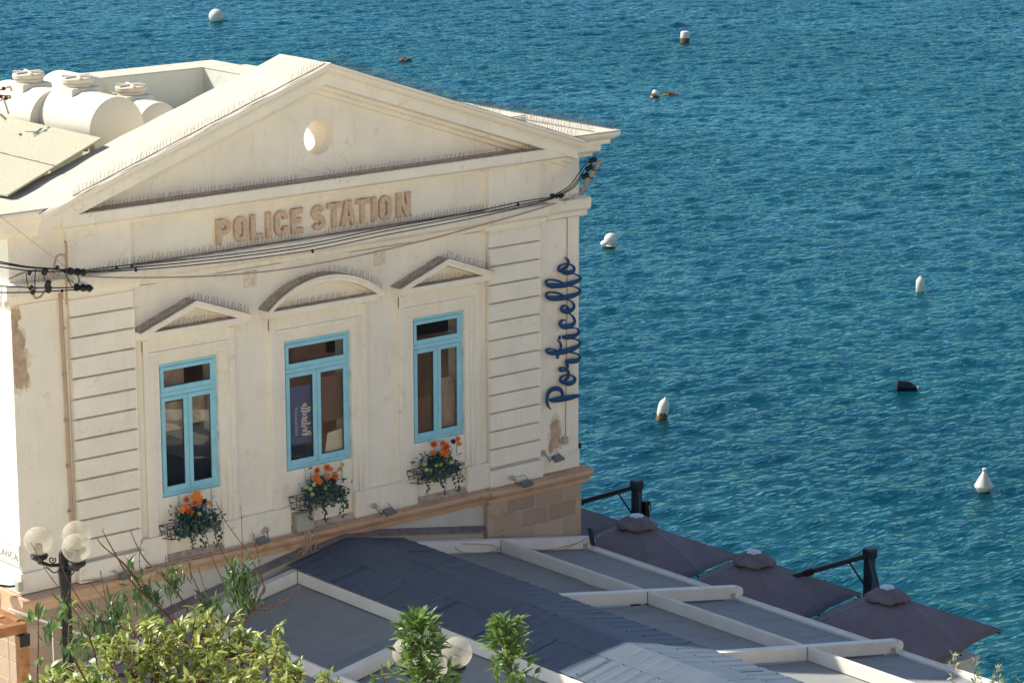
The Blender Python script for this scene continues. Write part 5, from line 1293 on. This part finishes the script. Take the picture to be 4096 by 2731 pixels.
float_thing(1650, 368, 'foam_patch', 'faint pale float barely breaking the surface in the upper middle of the water', 'float', lambda p, t_: MB().ball(p+Vector((0, 0, -.12)), .17, 12, .8).build('float_body', M['buoygrey'], t_, smooth=True))
def cluster(p, t_):
    q = MB(); q.ball(p+Vector((.03, 0, .25)), .235, 28); q.build('float_body', M['buoy'], t_, smooth=True)
    q = MB(); d = Vector((rt.x, rt.y, 0)); c = p-d*.20+Vector((0, 0, .08)); q.lathe([(.02, -.12), (.12, -.10), (.15, 0), (.13, .10), (.02, .11)], c, (.5, -.6, .4), 16); q.build('side_float', M['buoy'], t_, smooth=R(40))
    q = MB(); q.lathe([(.02, 0), (.11, .001)], c+Vector((.5, -.6, .4)).normalized()*.115, (.5, -.6, .4), 16); q.build('orange_end', M['wood'], t_)
    q = MB(); cc_ = p+Vector((-.02, -.05, .05)); q.tube([cc_+Vector((math.cos(a)*.17, math.sin(a)*.17, 0)) for a in [2*pi*i/20 for i in range(21)]], .035, 8); q.build('ring', M['lid'], t_, smooth=True)
float_thing(1401, 566, 'ball_buoy', 'white ball buoy with an orange ended side float, just right of the building', 'buoy', cluster, 'buoys on the water')
def capsule(tilt, r_, h, band):
    def fn(p, t_):
        ax = Vector(tilt).normalized(); q = MB()
        q.lathe([(r_, -.3), (r_, h*.55), (r_*.96, h*.68), (r_*.80, h*.80), (r_*.5, h*.90), (r_*.22, h*.95), (r_*.2, h), (r_*.02, h*1.01)], p, ax, 24); q.build('float_body', M['buoy'], t_, smooth=True)
        if band: weed(p, r_, band, t_, ax)
        else:
            q = MB()
            for a, z in ((.2, .2), (.5, .12), (-1.3, .08)): q.ball(p+ax*z-Vector((fw.x, fw.y, 0))*r_*.9+Vector((rt.x, rt.y, 0))*r_*a*.8, .018, 6)
            q.build('barnacle', M['weed'], t_)
    return fn
float_thing(2113, 668, 'capsule_buoy', 'clean white capsule buoy floating upright far right', 'buoy', capsule((.02, 0, 1), .145, .50, 0), 'buoys on the water')
float_thing(1519, 962, 'capsule_buoy', 'leaning white capsule buoy with a dark weedy lower half', 'buoy', capsule((rt.x*.18, rt.y*.18, 1), .155, .62, .20), 'buoys on the water')
def cone(p, t_):
    q = MB(); q.lathe([(.08, -.2), (.16, .02), (.22, .10), (.235, .14), (.23, .17), (.05, .50), (.035, .53), (.05, .55), (.05, .60), (.01, .62)], p, n=24); q.build('float_body', M['buoy'], t_, smooth=R(35))
    q = MB(); q.lathe([(.10, -.12), (.165, .0), (.17, .03)], p, n=18); q.build('algae_band', M['weed'], t_)
float_thing(2259, 1128, 'cone_buoy', 'white cone buoy with a knob on top at the far right', 'buoy', cone, 'buoys on the water')
def jerry(p, t_):
    d = Vector((rt.x, rt.y, -.12)).normalized(); q = MB(); c = p-d*.30+Vector((0, 0, .06)); q.lathe([(.03, 0), (.17, .01), (.18, .30), (.15, .42), (.07, .52), (.05, .60), (.02, .61)], c, d, 12); q.build('drum_body', M['drum'], t_, smooth=R(40))
    q = MB(); q.lathe([(.055, .585), (.058, .62)], c, d, 10); q.build('drum_cap', M['lid'], t_)
float_thing(2083, 893, 'black_drum', 'black plastic drum lying on its side among the buoys', 'drum', jerry)
# small black spotlight peeping past the right corner
sp2 = thing('corner_spotlight', (5.62, .1, -.75), 'small black spotlight past the right corner of the facade', 'spotlight')
q = MB(); q.lathe([(.03, -.08), (.07, -.06), (.08, .08), (.02, .09)], (5.62, .25, -.72), (.6, -.2, -.3), 10); q.build('lamp_head', M['black'], sp2)
q = MB(); q.tube([(5.47, .25, -.70), (5.58, .25, -.72)], .02, 6); q.build('arm', M['black'], sp2)

# ------------------------------------------------------------------ the sunlit town opposite (behind the viewer): lights the shaded facade and mirrors in the panes
TW = [(-70, -52, -62, 24, 'five storey'), (-48, -32, -66, 27, 'tall'), (-30, -14, -60, 23, 'balconied'), (-12, 6, -57, 21, 'flat roofed'), (8, 24, -60, 22, 'wide'), (26, 44, -64, 20, 'low')]
for k, (x0, x1, y, z, nm) in enumerate(TW):
    gz = min(ground_z(0, y), ground_z(0, y-12))
    t_ = thing('town_house', ((x0+x1)/2, y-6, gz), nm+' pale limestone town house opposite the station, number %s from the west' % ['first', 'second', 'third', 'fourth', 'fifth', 'sixth'][k], 'house', 'town houses behind the viewer')
    q = MB(); q.box(x0, x1, y-12, y, gz-8, z); q.box(x0-.3, x1+.3, y-12.3, y+.3, z, z+.5); q.build('wall', M['townstone'], t_)
    q = MB(); zz = gz+4
    while zz < z-3:
        xx = x0+1.6
        while xx < x1-2: q.box(xx, xx+1.2, y+.002, y+.05, zz, zz+2); xx += 3.1
        zz += 3.6
    q.build('shutters', M['wood'], t_)

for k, (x0, x1, y, z, lab) in enumerate(((3.2, 13, -24, 6.5, 'ochre waterfront house past the end of the terrace'), (13.4, 24, -23, 4.2, 'low waterfront boathouse with wide dark doors'), (24.5, 40, -26, 7.5, 'farthest waterfront house on the quay'))):
    t_ = thing('waterfront_house', ((x0+x1)/2, y-5, -4.9), lab, 'house', 'waterfront houses beside the viewer')
    q = MB(); q.box(x0, x1, y-10, y, -12, z); q.build('wall', M['darkstone'], t_)
    q = MB(); xx = x0+.8
    while xx < x1-2.4: q.box(xx, xx+1.5, y+.002, y+.06, -4.9, -2.2); q.box(xx+.2, xx+1.3, y+.002, y+.05, -.4, 1.8); xx += 2.9
    q.build('shutters', M['roomdark'], t_)
    q = MB(); q.add([(x0+.3, y, -1.5), (x1-.3, y, -1.5), (x1-.3, y+1.6, -2.1), (x0+.3, y+1.6, -2.1)], [(0, 1, 2, 3)]); q.build('canvas_awning', simple('faded_awning_%d' % k, ((.30, .14, .09), (.05, .09, .16), (.4, .36, .28))[k], .9), t_)

# ------------------------------------------------------------------ light
sun_dir = Vector((-.566, .96, 1.0)).normalized()          # towards the sun
w = bpy.data.worlds.new('World'); scene.world = w; w.use_nodes = True; t = w.node_tree
bg = t.nodes['Background']; sky = t.nodes.new('ShaderNodeTexSky'); sky.sky_type = 'NISHITA'; sky.sun_disc = False
sky.sun_elevation = math.asin(sun_dir.z); sky.sun_rotation = math.atan2(sun_dir.x, sun_dir.y)
sky.altitude = 10; sky.air_density = 1.0; sky.dust_density = .6; sky.ozone_density = 2.5
t.links.new(sky.outputs[0], bg.inputs[0]); bg.inputs[1].default_value = .095
sl = bpy.data.lights.new('sun', 'SUN'); sl.energy = 4.6; sl.angle = R(.55); sl.color = (1.0, .945, .80)
so = bpy.data.objects.new('sun', sl); col.objects.link(so); so.rotation_euler = sun_dir.to_track_quat('Z', 'Y').to_euler()
scene.view_settings.view_transform = 'Standard'; scene.view_settings.look = 'None'; scene.view_settings.gamma = 1
scene.view_settings.exposure = .82
scene.cycles.max_bounces = 6; scene.cycles.diffuse_bounces = 4; scene.cycles.glossy_bounces = 3; scene.cycles.transparent_max_bounces = 8
scene.cycles.sample_clamp_indirect = 4
